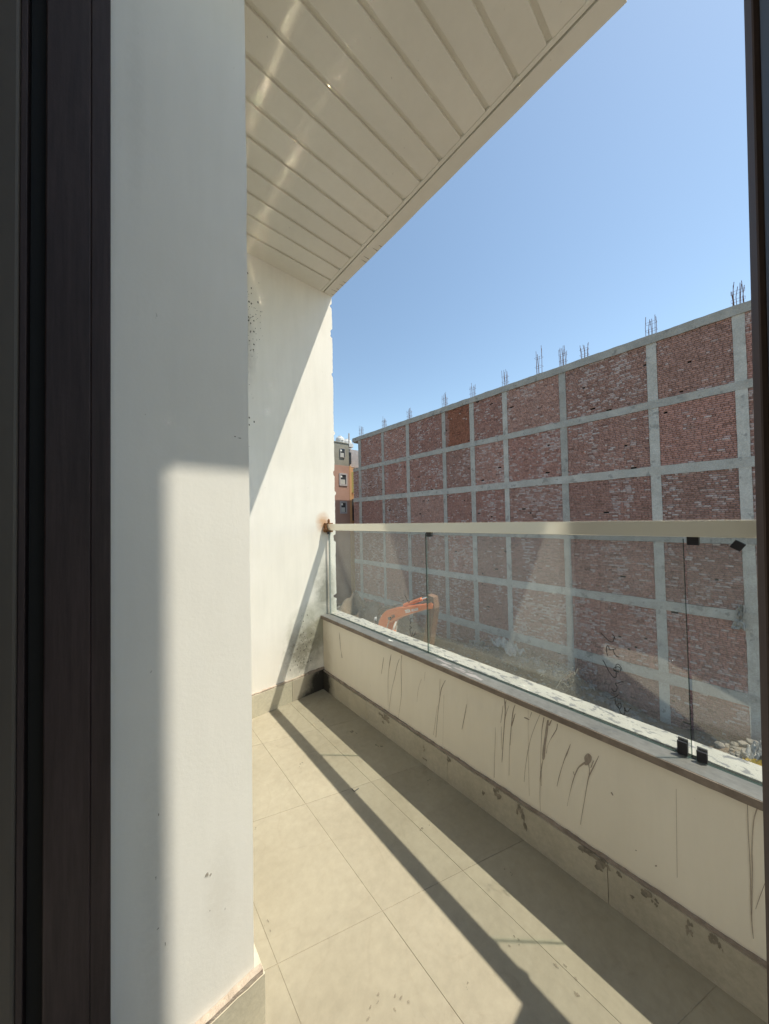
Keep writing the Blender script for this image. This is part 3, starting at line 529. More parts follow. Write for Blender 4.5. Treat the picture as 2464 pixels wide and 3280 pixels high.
[(0.367,0.3945,0.3636,0.39),(0.37,0.3906,0.3668,0.3864),(0.3744,0.3849,0.3714,0.3811),(0.3792,0.3785,0.3762,0.3754),(0.3832,0.3727,0.3801,0.3703),(0.3859,0.368,0.3827,0.3665),(0.388,0.3639,0.3847,0.3631),(0.3899,0.3598,0.3865,0.3595),(0.3918,0.355,0.3885,0.3549),(0.394,0.3491,0.3907,0.3493),(0.3962,0.3426,0.393,0.343),(0.3984,0.3358,0.3953,0.3363),(0.4005,0.3289,0.3975,0.3295),(0.4025,0.322,0.3995,0.3226),(0.4044,0.3148,0.4016,0.3155),(0.4062,0.3076,0.4035,0.3084),(0.4078,0.3006,0.4054,0.3013),(0.4094,0.2939,0.4072,0.2946),(0.4107,0.2874,0.4088,0.288),(0.4121,0.2806,0.4105,0.2812),(0.4136,0.273,0.4123,0.2735),(0.4155,0.2639,0.4144,0.2644),(0.4176,0.2538,0.4166,0.2542),(0.4197,0.2438,0.4188,0.2441),(0.4214,0.2352,0.4206,0.2355),(0.4228,0.228,0.422,0.2283),(0.4239,0.2217,0.4231,0.2221),(0.4248,0.2167,0.424,0.217),(0.4254,0.2131,0.4246,0.2135)],
[(0.4035,0.3411,0.4019,0.3426),(0.3998,0.3285,0.3982,0.3299)],
[(0.3587,0.3956,0.3562,0.3976),(0.358,0.3918,0.3555,0.3938),(0.3569,0.3864,0.3546,0.3882),(0.3558,0.3804,0.3537,0.382),(0.3553,0.3748,0.3532,0.3761),(0.3555,0.3691,0.3533,0.3702),(0.3562,0.363,0.3539,0.3641),(0.3569,0.3575,0.3545,0.3586),(0.3574,0.3536,0.3549,0.3548)],
[(0.3269,0.435,0.3256,0.435),(0.3296,0.4282,0.3279,0.4282),(0.3334,0.4183,0.3312,0.4183),(0.3376,0.4075,0.3348,0.4075),(0.3413,0.3979,0.3382,0.3979),(0.3444,0.3899,0.3411,0.3899),(0.3472,0.3824,0.3439,0.3824),(0.3499,0.3754,0.3466,0.3755),(0.3522,0.3689,0.349,0.369),(0.3543,0.3632,0.3511,0.3634),(0.356,0.3583,0.3529,0.3586),(0.3576,0.3533,0.3545,0.3538),(0.3591,0.3472,0.3561,0.348),(0.3606,0.3402,0.3578,0.3412),(0.3619,0.3326,0.3594,0.3336),(0.3632,0.3242,0.361,0.3251),(0.3648,0.3148,0.3627,0.3156),(0.3666,0.3038,0.3646,0.3046),(0.3685,0.2915,0.3666,0.2923),(0.3706,0.2788,0.3687,0.2796),(0.3726,0.2665,0.3707,0.2674),(0.3745,0.2549,0.3728,0.2557),(0.3765,0.2433,0.3748,0.2441),(0.3785,0.232,0.3768,0.2327),(0.3803,0.2208,0.3787,0.2216),(0.3822,0.209,0.3807,0.2098),(0.384,0.1969,0.3826,0.1976),(0.3856,0.1861,0.3842,0.1868),(0.3867,0.1786,0.3854,0.1793)],
[(0.343,0.4108,0.3407,0.4111),(0.3514,0.3833,0.349,0.3836)],
[(0.5663,0.4454,0.5649,0.4491),(0.5647,0.4454,0.5633,0.4494),(0.5626,0.4453,0.5609,0.4498),(0.5602,0.4452,0.5584,0.4502),(0.5581,0.4452,0.5561,0.4504),(0.5564,0.4452,0.5542,0.4504),(0.5547,0.4452,0.5524,0.4502),(0.553,0.4452,0.5508,0.45),(0.5514,0.4453,0.5494,0.4497),(0.5498,0.4456,0.5481,0.4493),(0.5482,0.4459,0.5468,0.4488),(0.5467,0.4462,0.5458,0.4483),(0.5458,0.4464,0.5451,0.4479)],
[(0.5371,0.48,0.5353,0.4802),(0.5377,0.4781,0.5359,0.4783),(0.5386,0.4753,0.5368,0.4755),(0.5396,0.472,0.5379,0.4722),(0.5406,0.4686,0.539,0.4688),(0.5418,0.4647,0.5403,0.4649),(0.543,0.4603,0.5418,0.4605),(0.5442,0.4562,0.5432,0.4564),(0.545,0.4534,0.5441,0.4535)],
[(1.3643,0.4223,1.3623,0.4228),(1.3657,0.4177,1.3632,0.4182),(1.3677,0.4112,1.3645,0.4118),(1.3701,0.4024,1.3663,0.4033),(1.373,0.3911,1.3688,0.3921),(1.3767,0.3746,1.3727,0.3755),(1.3812,0.3538,1.3777,0.3546),(1.3854,0.3339,1.3824,0.3346),(1.3883,0.3201,1.3857,0.3208)],
[(1.3025,0.4563,1.3001,0.4568),(1.3046,0.4495,1.3014,0.4502),(1.3076,0.4399,1.3033,0.4408),(1.311,0.4286,1.3056,0.4297),(1.3142,0.4168,1.3083,0.4181),(1.317,0.4047,1.3116,0.4059),(1.3198,0.3917,1.3154,0.3927),(1.3224,0.3779,1.3192,0.3788),(1.3249,0.3637,1.3224,0.3644),(1.3272,0.3506,1.3249,0.3513),(1.3293,0.3381,1.327,0.3388),(1.3312,0.3228,1.3287,0.3236),(1.3327,0.3015,1.3302,0.3024),(1.3338,0.2688,1.3315,0.2697),(1.3344,0.228,1.3326,0.2287),(1.3348,0.189,1.3335,0.1896),(1.3351,0.1622,1.3341,0.1627)],
[(1.2361,0.4545,1.234,0.4545),(1.2397,0.4477,1.2374,0.4478),(1.2449,0.4382,1.2423,0.4383),(1.2508,0.4264,1.2479,0.4267),(1.2564,0.4129,1.2532,0.4133),(1.2615,0.397,1.2583,0.3976),(1.2666,0.3787,1.2635,0.3794),(1.2718,0.3596,1.2688,0.3603),(1.2772,0.3414,1.2744,0.342),(1.2827,0.3254,1.2802,0.3259),(1.2885,0.3105,1.2862,0.3109),(1.2943,0.2942,1.2923,0.2947),(1.3003,0.2745,1.2984,0.275),(1.307,0.248,1.3051,0.2485),(1.3142,0.2167,1.3123,0.2173),(1.3208,0.1864,1.3188,0.1871),(1.3256,0.163,1.3237,0.1637),(1.328,0.1489,1.3262,0.1495),(1.3287,0.1406,1.3272,0.1412),(1.3286,0.1358,1.3274,0.1363),(1.3286,0.1322,1.3275,0.1327)],
[(1.2188,0.4771,1.2152,0.4779),(1.2202,0.4699,1.2168,0.4707),(1.2221,0.4597,1.219,0.4604),(1.2241,0.4477,1.2212,0.4485),(1.2255,0.4354,1.2228,0.4362),(1.2262,0.4239,1.2234,0.4248),(1.2264,0.4121,1.2234,0.4131),(1.2264,0.3985,1.2233,0.3996),(1.2265,0.3814,1.2232,0.3826),(1.2264,0.3585,1.2232,0.3597),(1.2262,0.3313,1.2231,0.3324),(1.2262,0.3039,1.2233,0.305),(1.227,0.2804,1.2242,0.2815),(1.2284,0.2632,1.2259,0.2641),(1.2304,0.2494,1.2281,0.2502),(1.2329,0.2361,1.2309,0.2368),(1.236,0.2201,1.2342,0.2207),(1.2404,0.1983,1.2387,0.1988),(1.2458,0.1729,1.2442,0.1734),(1.2509,0.1494,1.2495,0.1499),(1.2545,0.133,1.2531,0.1335)],
[(1.081,0.4027,1.0798,0.4028),(1.0856,0.3916,1.0844,0.3917),(1.0923,0.3756,1.0911,0.3758),(1.0994,0.3576,1.0982,0.3578),(1.105,0.3403,1.1038,0.3406),(1.1087,0.3229,1.1075,0.3233),(1.1114,0.3045,1.1104,0.3049),(1.1134,0.2881,1.1125,0.2884),(1.1149,0.2766,1.114,0.2769)],
[(1.056,0.4466,1.0549,0.4469),(1.0623,0.4006,1.0615,0.4008)],
[(0.9633,0.4452,0.9618,0.4457),(0.9639,0.4368,0.9624,0.4373),(0.9649,0.4247,0.9632,0.4253),(0.9658,0.4114,0.9641,0.4121),(0.9666,0.3994,0.9648,0.4),(0.967,0.3881,0.9653,0.3888),(0.9673,0.3768,0.9656,0.3774),(0.9674,0.3669,0.9659,0.3675),(0.9676,0.36,0.9661,0.3605)],
[(0.9328,0.4512,0.9304,0.4511),(0.9374,0.4432,0.9347,0.443),(0.9441,0.4315,0.941,0.4314),(0.9512,0.4185,0.9476,0.4186),(0.9569,0.4064,0.9529,0.4068),(0.9604,0.3959,0.9563,0.3967),(0.9628,0.3859,0.9588,0.387),(0.9647,0.3761,0.9609,0.3772),(0.9667,0.3661,0.9631,0.3671),(0.9688,0.3559,0.9654,0.3569),(0.9709,0.3458,0.9675,0.3468),(0.9729,0.3351,0.9695,0.3362),(0.9749,0.3237,0.9717,0.3247),(0.9768,0.3123,0.9738,0.3133),(0.9786,0.3009,0.976,0.3018),(0.9806,0.2874,0.9783,0.2882),(0.9831,0.2697,0.981,0.2705),(0.9867,0.2435,0.9844,0.2444),(0.9909,0.2111,0.9884,0.2122),(0.9949,0.1804,0.9921,0.1816),(0.9977,0.1591,0.9947,0.1604)],
[(0.9831,0.3145,0.982,0.3148),(1.0115,0.1635,1.01,0.1641)],
[(0.9422,0.3812,0.9411,0.3816),(0.9432,0.365,0.9422,0.3654),(0.9447,0.342,0.9439,0.3424),(0.9465,0.3146,0.9457,0.3149),(0.9483,0.2851,0.9476,0.2854),(0.9503,0.2497,0.9496,0.25),(0.9526,0.2086,0.9518,0.2089),(0.9546,0.1704,0.9539,0.1707),(0.956,0.1439,0.9553,0.1443)],
[(0.82,0.3887,0.8188,0.389),(0.8216,0.3812,0.82,0.3817),(0.8238,0.3707,0.8218,0.3713),(0.8266,0.3578,0.8241,0.3585),(0.8298,0.3433,0.827,0.3441),(0.8339,0.3248,0.8313,0.3256),(0.8389,0.3028,0.8367,0.3035),(0.8437,0.2822,0.8418,0.2827),(0.8469,0.2678,0.8454,0.2683)],
[(1.8175,0.4454,1.8146,0.4463),(1.8164,0.4364,1.8129,0.4375),(1.8149,0.4235,1.8104,0.4249),(1.8133,0.4091,1.8079,0.4108),(1.8117,0.3959,1.8059,0.3977),(1.8104,0.3837,1.8048,0.3854),(1.8092,0.3715,1.8043,0.3731),(1.8078,0.36,1.8037,0.3613),(1.8061,0.3497,1.8027,0.351),(1.8038,0.3415,1.8009,0.3426),(1.8011,0.3347,1.7988,0.3357),(1.7984,0.3283,1.7963,0.3291),(1.7961,0.321,1.7938,0.3219),(1.7942,0.3116,1.7908,0.3129),(1.7926,0.3011,1.7875,0.303),(1.7912,0.2914,1.7845,0.294),(1.7903,0.2847,1.7823,0.2878)],
[(0.015,0.4872,0.0138,0.488),(0.0151,0.4766,0.0138,0.4775),(0.0153,0.4615,0.0139,0.4625),(0.0154,0.4438,0.014,0.4448),(0.0155,0.4249,0.014,0.4261),(0.0155,0.4056,0.0139,0.4068),(0.0153,0.3849,0.0138,0.3861),(0.0152,0.3622,0.0137,0.3635),(0.0152,0.3371,0.0137,0.3384),(0.0155,0.3069,0.0139,0.3083),(0.0161,0.2726,0.0142,0.2742),(0.0166,0.2395,0.0146,0.2414),(0.0168,0.2132,0.0147,0.2152),(0.0165,0.1951,0.0146,0.1971),(0.0159,0.1823,0.0142,0.1842),(0.0153,0.1735,0.0139,0.1751),(0.0148,0.1671,0.0136,0.1684)],
[(-0.0006,0.4892,-0.0028,0.4895),(0.0006,0.4837,-0.0015,0.484),(0.0024,0.4759,0.0003,0.4763),(0.0044,0.4659,0.0023,0.4665),(0.0061,0.4537,0.0041,0.4547),(0.0076,0.4384,0.0056,0.4395),(0.0089,0.4201,0.007,0.4213),(0.0101,0.4014,0.0083,0.4026),(0.011,0.3843,0.0092,0.3856),(0.0115,0.3713,0.0096,0.3727),(0.0116,0.3605,0.0096,0.3621),(0.0117,0.3483,0.0097,0.35),(0.0121,0.3308,0.01,0.3325),(0.0131,0.3033,0.0111,0.3049),(0.0145,0.2688,0.0125,0.2705),(0.0158,0.236,0.0139,0.2376),(0.0167,0.2134,0.0149,0.215)],
[(-0.0074,0.3168,-0.0085,0.317),(-0.0056,0.3089,-0.0067,0.3092),(-0.0029,0.2974,-0.0041,0.2978),(0,0.285,-0.0013,0.2854),(0.0025,0.274,0.0011,0.2745),(0.0045,0.2645,0.0032,0.265),(0.0063,0.2555,0.0052,0.2559),(0.0079,0.2477,0.0069,0.2481),(0.0089,0.2423,0.0081,0.2426)],
[(0.1446,0.443,0.1439,0.4435),(0.15,0.201,0.1492,0.2016)],
[(0.2982,0.3374,0.2948,0.3418),(0.293,0.3316,0.2908,0.3343)],
[(0.1965,0.1939,0.1964,0.1981),(0.192,0.1974,0.1919,0.2016)],
[(0.2416,0.2054,0.2406,0.2079),(0.2381,0.2053,0.2371,0.2079)]]
SKIRT_PATCHES=[(0.682,0.106,0.02,0.022),(0.581,0.091,0.021,0.031),(0.565,0.065,0.008,0.027),(0.358,0.122,0.042,0.021),(0.319,0.107,0.027,0.026),(0.276,0.116,0.012,0.014),(0.215,0.117,0.019,0.016),(0.197,0.106,0.009,0.013),(0.248,0.075,0.01,0.007),(0.129,0.101,0.009,0.021),(0.086,0.116,0.013,0.017),(0.07,0.108,0.005,0.012),(0.736,0.073,0.01,0.015),(1.362,0.1,0.057,0.02),(1.322,0.095,0.015,0.016),(1.368,0.068,0.016,0.008),(0.912,0.112,0.015,0.016),(1.06,0.08,0.008,0.018),(1.058,0.032,0.016,0.007)]

# ================================================================== the balcony
XP, YW = 1.178, 2.03            # parapet inner face, end wall face
XF = 0.262                      # facade face
YR = 0.79                       # reveal face beside the window frame

# ---- floor: bedding sheet plus skewed stone tiles, each its own piece
fl = MB().box(-0.1, 1.30, -0.6, 2.20, -0.15, -0.0012).build('balcony_floor', 'grout')
tag(fl, kind='structure')
xs = [-0.10, 0.062, 0.350, 0.637, 0.912, 1.19]
row0 = [-0.70, -0.222, 0.272, 0.766, 1.262, 1.755, 2.25]
SK = -0.365
g = 0.0005
for i in range(len(xs) - 1):
    for j in range(len(row0) - 1):
        xa, xb = xs[i] + g, xs[i + 1] - g
        ya = lambda x: row0[j] + SK * (x - 0.64) + g
        yb = lambda x: row0[j + 1] + SK * (x - 0.64) - g
        q = [(xa, ya(xa)), (xb, ya(xb)), (xb, yb(xb)), (xa, yb(xa))]
        if max(p[1] for p in q) < -0.55:
            continue
        # clip to under the walls
        q = [(x, min(max(y, -0.58), 2.19)) for x, y in q]
        dz = random.uniform(-0.0002, 0.0002)
        bv = 0.0008
        cx = sum(p[0] for p in q) / 4; cy = sum(p[1] for p in q) / 4
        top = [(p[0] + (cx - p[0]) * 0.003, p[1] + (cy - p[1]) * 0.003) for p in q]
        mb = MB()
        vs = [(p[0], p[1], -0.0045) for p in q] + [(p[0], p[1], dz - bv) for p in q] + [(p[0], p[1], dz) for p in top]
        fs = [(3, 2, 1, 0), (8, 9, 10, 11)]
        for k in range(4):
            k2 = (k + 1) % 4
            fs += [(k, k2, k2 + 4, k + 4), (k + 4, k2 + 4, k2 + 8, k + 8)]
        mb.add(vs, fs).build('floor_tile', 'tile', fl)

# water marks and scuffs on the floor tiles
mb = MB()
for k, (x, y, rx, ry) in enumerate(((0.50, 0.64, .030, .014), (0.545, 0.60, .02, .02), (0.47, 0.59, .012, .01), (0.70, 0.50, .01, .007), (0.93, 0.86, .022, .018), (0.36, 0.97, .008, .02),
                                    (1.03, 0.56, .012, .018), (0.66, 1.60, .012, .008), (0.72, 1.47, .02, .012), (0.43, 1.29, .014, .01), (1.10, 0.98, .02, .012), (0.86, 0.46, .02, .014), (0.90, 0.34, .02, .03), (0.98, 1.70, .03, .016), (1.06, 1.50, .025, .04), (1.08, 1.30, .02, .03))):
    for s in range(4):
        blob_patch(mb, 2, 0.0016 + 0.00012 * s + k * 1e-5, x + random.uniform(-1, 1) * rx, y + random.uniform(-1, 1) * ry, rx * random.uniform(.08, .24), ry * random.uniform(.08, .24), k * 3.3 + s)
surf('floor_scuff', (0.22, 0.185, 0.135), (0.28, 0.24, 0.18), 40, 0.7, 0.1)
nt = MATS['floor_scuff'].node_tree
L(nt, ramp(nt, noise_tex(nt, coords(nt), 120, 4, 0.7), [(0.3, 0.15), (0.7, 0.85)]), nt.nodes['Principled BSDF'].inputs['Alpha'])
tag(mb.build('floor_stain', 'floor_scuff', fl, fix=False), kind='stuff')

# ---- ceiling slab with battens of plaster between recessed grooves
ZC = 2.905
ce = MB()
ce.box(-0.1, 1.222, 0.21, 2.25, ZC + 0.012, ZC + 0.145, 0)
long_box(ce, 1, 0.205, 2.262, (1.226, ZC), (1.300, ZC + 0.15), 0.0022, 3.0, 0.02)
ce = ce.build('balcony_ceiling', 'groove')
ce.data.materials.clear(); ce.data.materials.append(MATS['paint_ceiling'])
tag(ce, kind='structure')
gy = [2.03] + [1.889 - 0.1232 * k for k in range(14)]
gw = 0.0095
for k in range(len(gy) - 1):
    y1 = gy[k] - (gw if k else -0.02)
    y0 = max(gy[k + 1] + gw, 0.205)
    if y1 - y0 < 0.01:
        continue
    MB().box(-0.05, 1.199, y0, y1, ZC, ZC + 0.02).build('ceiling_panel', 'paint_ceiling', ce, bevel=0.0025)
MB().box(1.2005, 1.2185, 0.205, 2.05, ZC + 0.0006, ZC + 0.02).build('edge_strip', 'paint_ceiling', ce, bevel=0.002)
mb = MB()
for k in range(9):
    y = 1.99 - 0.035 * k + random.uniform(-.012, .012) if k < 5 else 1.62 - 0.06 * (k - 5) + random.uniform(-.02, .02)
    x1 = 1.297; x0 = x1 - random.uniform(.02, .05)
    mb.add([(x0, y, ZC - .0028), (x1, y - .004, ZC - .0028), (x1, y + .002, ZC - .0028), (x0, y + .002, ZC - .0028)], [(0, 1, 2, 3)])
mb.build('edge_scratch', 'mud', ce, fix=False)

# ---- end wall with a chipped free edge
edge = []
z = 4.6
notches = [(2.83, .012, .015), (2.62, .014, .05), (2.30, .010, .025), (1.86, -.010, .03), (1.55, .012, .03), (1.405, -.012, .03), (1.062, .020, .045), (0.635, .024, .030), (0.40, .01, .03)]
k = 0
while z > -1.0:
    x = 1.296 + wob(2.2, z, 0.004, 9) + wob(4.1, z, 0.0025, 40)
    for nz, d, w in notches:
        if abs(z - nz) < w / 2:
            x -= d * (0.8 + 0.4 * random.random())
    edge.append((x, z))
    z -= 0.012
poly = [(-0.1, 4.6)] + edge + [(-0.1, edge[-1][1])]
ew = MB().prism([(p[0], p[1]) for p in poly], 1, YW, YW + 0.23).build('end_wall', 'paint_end_wall')
tag(ew, 'tall cream plastered wall closing the far end of the balcony, its free edge chipped', 'wall')
# skirting of the end wall, laid in pieces
def skirt_piece(parent, axis, at_, thick, a, b, h0, seed, name='skirting_tile', rag=0.003, mat='skirting'):
    """upright slab along the other horizontal axis, from a to b, ragged top edge"""
    n = max(3, int(abs(b - a) / 0.02))
    prof = [(a, 0.0005), (b, 0.0005)]
    top = [(b + (a - b) * i / n, h0 + wob(seed, b + (a - b) * i / n, rag, 12) + wob(seed + 3, b + (a - b) * i / n, rag * .6, 45)) for i in range(n + 1)]
    return MB().prism(prof + top, axis, at_, at_ + thick).build(name, mat, parent)
def mortar_line(parent, axis, at_, thick, a, b, z0, h, seed, mat='cement', amp=0.004):
    n = max(3, int(abs(b - a) / 0.012))
    bot = [(a + (b - a) * i / n, z0 + wob(seed, a + (b - a) * i / n, amp * .6, 20)) for i in range(n + 1)]
    top = [(b + (a - b) * i / n, z0 + h + wob(seed + 5, b + (a - b) * i / n, amp, 16) + wob(seed + 8, b + (a - b) * i / n, amp, 60)) for i in range(n + 1)]
    return MB().prism(bot + top, axis, at_, at_ + thick).build('mortar_bead', mat, parent)
skirt_piece(ew, 1, YW - 0.016, 0.0155, 0.285, 0.93, 0.134, 1.0, mat='skirting_sunlit')
skirt_piece(ew, 1, YW - 0.016, 0.0155, 0.932, XP - 0.002, 0.136, 2.0, mat='skirting_mouldy')
mortar_line(ew, 1, YW - 0.013, 0.0125, 0.28, 1.05, 0.134, 0.010, 3.0, 'cement_pink')
mortar_line(ew, 1, YW - 0.015, 0.0145, 1.05, XP - 0.002, 0.133, 0.016, 4.0)
# mould at the inner corner and specks high on the wall
mb = MB()
for k in range(240):
    c = random.choice(((0.70, 2.52), (0.64, 2.3), (0.60, 2.62), (0.58, 2.0), (0.66, 2.42), (0.585, 1.75)))
    x = c[0] + random.gauss(0, .045); z = c[1] + random.gauss(0, .09)
    r = random.choice((.0015, .002, .003, .0045))
    blob_patch(mb, 1, YW - 0.0012, x, z, r, r * 1.3, k * .7, 7)
for k in range(60):
    x = 1.02 + random.gauss(0, .045); z = 0.33 + random.gauss(0, .09)
    r = random.choice((.0012, .0016, .0025))
    blob_patch(mb, 1, YW - 0.0012, x, z, r, r * 2.0, k * .9 + 50, 8)
tag(mb.build('mould_speck', 'mould', ew, fix=False), kind='stuff')

# ---- facade wall: the white reveal beside the window
fw = MB()
n = 90
ring = []
for i in range(n + 1):
    z = -1.0 + 5.6 * i / n
    e = wob(6.0, z, .0016, 5) + wob(7.0, z, .001, 22)
    ring.append([(-0.1, YR, z), (XF + e, YR, z), (XF + e, YW + .1, z), (-0.1, YW + .1, z)])
fw.add([q for rg in ring for q in rg], [(i * 4 + k, i * 4 + (k + 1) % 4, (i + 1) * 4 + (k + 1) % 4, (i + 1) * 4 + k) for i in range(n) for k in range(4)] + [(3, 2, 1, 0), (n * 4, n * 4 + 1, n * 4 + 2, n * 4 + 3)])
fw = fw.build('facade_wall', 'paint_reveal')
tag(fw, 'tall smooth white wall face between the dark window frame and the balcony', 'wall')
skirt_piece(fw, 1, YR - 0.0165, 0.016, -0.02, XF + 0.019, 0.142, 11.0, rag=0.004, mat='skirting_sunlit')
skirt_piece(fw, 0, XF + 0.0025, 0.016, YR + 0.0005, YW - 0.017, 0.142, 12.0, mat='skirting_sunlit')
mortar_line(fw, 1, YR - 0.0150, 0.0145, -0.02, XF + 0.015, 0.1405, 0.014, 13.0, 'cement_pink', 0.003)
mb = MB()
for k, (x, z, rx, rz) in enumerate(((.165, .44, .006, .008), (.172, .435, .004, .005), (.075, .50, .002, .006), (.08, .62, .0015, .004), (.078, .40, .003, .002), (.09, .36, .001, .006), (.20, .34, .0012, .004), (.17, .36, .001, .003), (.06, 1.42, .001, .002), (.24, 1.40, .006, .0015), (.23, 1.402, .004, .002))):
    blob_patch(mb, 1, YR - 0.0011, x, z, rx * .6, rz * .6, k * 2.1 + 30, 9)
mb.build('wall_scuff', 'floor_scuff', fw, fix=False)
# unseen pier, added to shade the reveal, kept narrow to let skylight in
pw = MB().box(0.95, 1.300, -0.62, -0.375, -1.0, 5.5).build('shade_pier', 'paint_reveal')
tag(pw, 'unseen white pier added at the near end of the balcony to shade the wall reveal', 'wall')

# ---- parapet wall with stone coping
pa = MB()
pa.box(XP, 1.308, -0.374, YW - 0.001, -1.0, 0.496)
pa = pa.build('parapet_wall', 'paint_parapet')
tag(pa, 'low cream parapet wall streaked with brown mud drips below the glass railing', 'wall')
cop = MB()
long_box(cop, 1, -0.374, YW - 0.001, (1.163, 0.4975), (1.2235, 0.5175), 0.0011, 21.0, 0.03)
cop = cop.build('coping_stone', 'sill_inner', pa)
lip = MB()
long_box(lip, 1, -0.374, YW - 0.002, (1.1595, 0.4965), (1.1625, 0.5165), 0.0009, 24.0, 0.02)
lip.build('coping_edge', 'sill_edge', cop)
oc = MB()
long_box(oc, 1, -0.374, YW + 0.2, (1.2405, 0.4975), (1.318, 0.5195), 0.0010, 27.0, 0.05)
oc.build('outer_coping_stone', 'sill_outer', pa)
MB().box(1.2236, 1.2404, -0.374, YW - 0.001, 0.4970, 0.5145).build('sealant_channel', 'sealant', pa)
mortar_line(pa, 0, 1.1705, 0.007, -0.37, YW - 0.002, 0.4885, 0.0075, 31.0, 'cement', 0.0022)
cuts = [-0.37, 0.31, 0.92, 1.52, YW - 0.017]
for k in range(4):
    skirt_piece(pa, 0, 1.1635, 0.014, cuts[k] + .0008, cuts[k + 1] - .0008, 0.125 - 0.002 * k, 41.0 + k, mat='skirting_mouldy' if k == 3 else 'skirting')
mortar_line(pa, 0, 1.1665, 0.011, -0.37, YW - 0.017, 0.1235, 0.0085, 45.0, 'cement', 0.003)
mb = MB()
for k, (y, z, ry, rz) in enumerate(SKIRT_PATCHES):
    for s in range(6):
        zz = min(z + random.uniform(-.6, .6) * rz, 0.118)
        blob_patch(mb, 0, 1.1627 - s * 6e-5 - k * 4e-6, y + random.uniform(-.7, .7) * ry, zz, ry * random.uniform(.18, .42), min(rz * random.uniform(.2, .5), 0.012), k * 4.1 + s, 14, 0.5)
mb.build('broken_patch', 'broken', pa, fix=False)
for k, rb in enumerate(DRIPS):
    mb = MB()
    vs = []
    for (ya_, za_, yb_, zb_) in rb:
        vs += [(1.1768 - k * 1e-5, ya_, min(za_, 0.495)), (1.1768 - k * 1e-5, yb_, min(zb_, 0.495))]
    mb.add(vs, [(2 * i, 2 * i + 1, 2 * i + 3, 2 * i + 2) for i in range(len(rb) - 1)])
    mb.build('mud_drip', 'mud', pa, fix=False)
MB().add([(1.20, 1.345, .5186), (1.206, 1.35, .5186), (1.207, 1.315, .5186), (1.20, 1.312, .5186)], [(0, 1, 2, 3)]).build('paint_splash', 'chip_white', cop, fix=False)
mb = MB()
for k in range(16):
    blob_patch(mb, 2, 0.5189 + k * 1e-5, random.uniform(1.168, 1.215), random.uniform(.75, 1.0), random.uniform(.003, .008), random.uniform(.008, .03), k * 5.0, 12)
mb.build('cement_splash', 'trim_grey', cop, fix=False)

# ---- glass railing
gr = empty('glass_railing', (1.232, 1.0, 0.515))
tag(gr, 'frameless glass railing with square polished steel hand rail on the parapet', 'railing')
def rz(y):
    return -0.009 * max(y, 0) / 2.0
ra = MB()
y0, y1 = -0.372, 2.006
def rsec(y):
    d = rz(y)
    # square tube whose top is very slightly crowned
    return [(1.212, y, 1.136 + d), (1.252, y, 1.136 + d), (1.252, y, 1.1813 + d), (1.2435, y, 1.18130 + d), (1.232, y, 1.18153 + d), (1.224, y, 1.181315 + d), (1.212, y, 1.18131 + d)]
A, Bq = rsec(y0), rsec(y1)
ra.add(A + Bq, [tuple(range(7)), tuple(range(13, 6, -1))] + [(k, k + 7, (k + 1) % 7 + 7, (k + 1) % 7) for k in (0, 1, 2, 5, 6)])
ra.add(A + Bq, [(k, k + 7, (k + 1) % 7 + 7, (k + 1) % 7) for k in (3, 4)], 1)
ra.box(0.62, 1.2119, -0.072, -0.032, 1.136, 1.1815)
ra.box(0.62, 0.66, -0.072, -0.032, 0.001, 1.1358)
rail = ra.build('hand_rail', ['steel', 'steel_polished'], gr, fix=False)
bm = bmesh.new(); bm.from_mesh(rail.data)
bmesh.ops.remove_doubles(bm, verts=bm.verts, dist=1e-6); bmesh.ops.recalc_face_normals(bm, faces=bm.faces); bm.to_mesh(rail.data); bm.free()
md = rail.modifiers.new('bevel', 'BEVEL'); md.width = 0.0016; md.segments = 2; md.limit_method = 'ANGLE'
d0 = MB()
for xa, xb in ((1.2137, 1.2236), (1.2438, 1.2503)):
    d0.add([(xa, -0.03, 1.1818), (xb, -0.03, 1.1818), (xb, 2.0, 1.1818 + rz(2.0)), (xa, 2.0, 1.1818 + rz(2.0))], [(0, 1, 2, 3)])
d0.build('streak_mask', 'rail_matte', rail, fix=False)  # added matte strips, leaving only the crown to throw sun streaks
def pane(ya_, yb_, extra=0.0):
    mb = MB()
    x0, x1, z0, z1 = 1.2262, 1.2382, 0.515, 1.1355 + rz((ya_ + yb_) / 2) - 0.002
    vs = [(x0, ya_, z0), (x1, ya_, z0), (x1, yb_, z0), (x0, yb_, z0), (x0, ya_, z1), (x1, ya_, z1), (x1, yb_, z1), (x0, yb_, z1)]
    mb.add(vs, [(0, 4, 7, 3), (1, 2, 6, 5)], 0)
    mb.add(vs, [(0, 1, 5, 4), (3, 7, 6, 2), (4, 5, 6, 7), (0, 3, 2, 1)], 1)
    return mb.build('glass_pane', ['glass', 'glass_edge'], gr)
p1 = pane(1.0795, 2.012)
p2 = pane(0.1165, 1.0735)
p3 = pane(-0.370, 0.1085)
MB().box(1.2259, 1.2290, 1.0745, 1.0785, 0.5152, 1.122).build('joint_sealant', 'clear_sealant', gr)
MB().box(1.2258, 1.2290, 0.1134, 0.1156, 0.5152, 1.128).build('joint_sealant', 'clear_sealant', gr)
MB().box(1.225, 1.240, 2.0125, 2.0145, 0.516, 1.12).build('end_sealant', 'trim_grey', gr)
def write(parent, strokes, mat, x, name):
    mb = MB()
    for k, rb in enumerate(strokes):
        vs = []
        for (ya_, za_, yb_, zb_) in rb:
            vs += [(x - k * 1e-5, ya_, za_), (x - k * 1e-5, yb_, zb_)]
        mb.add(vs, [(2 * i, 2 * i + 1, 2 * i + 3, 2 * i + 2) for i in range(len(rb) - 1)])
    return mb.build(name, mat, parent, fix=False)
write(p2, MARK_BLACK, 'marker_black', 1.2258, 'marker_writing')
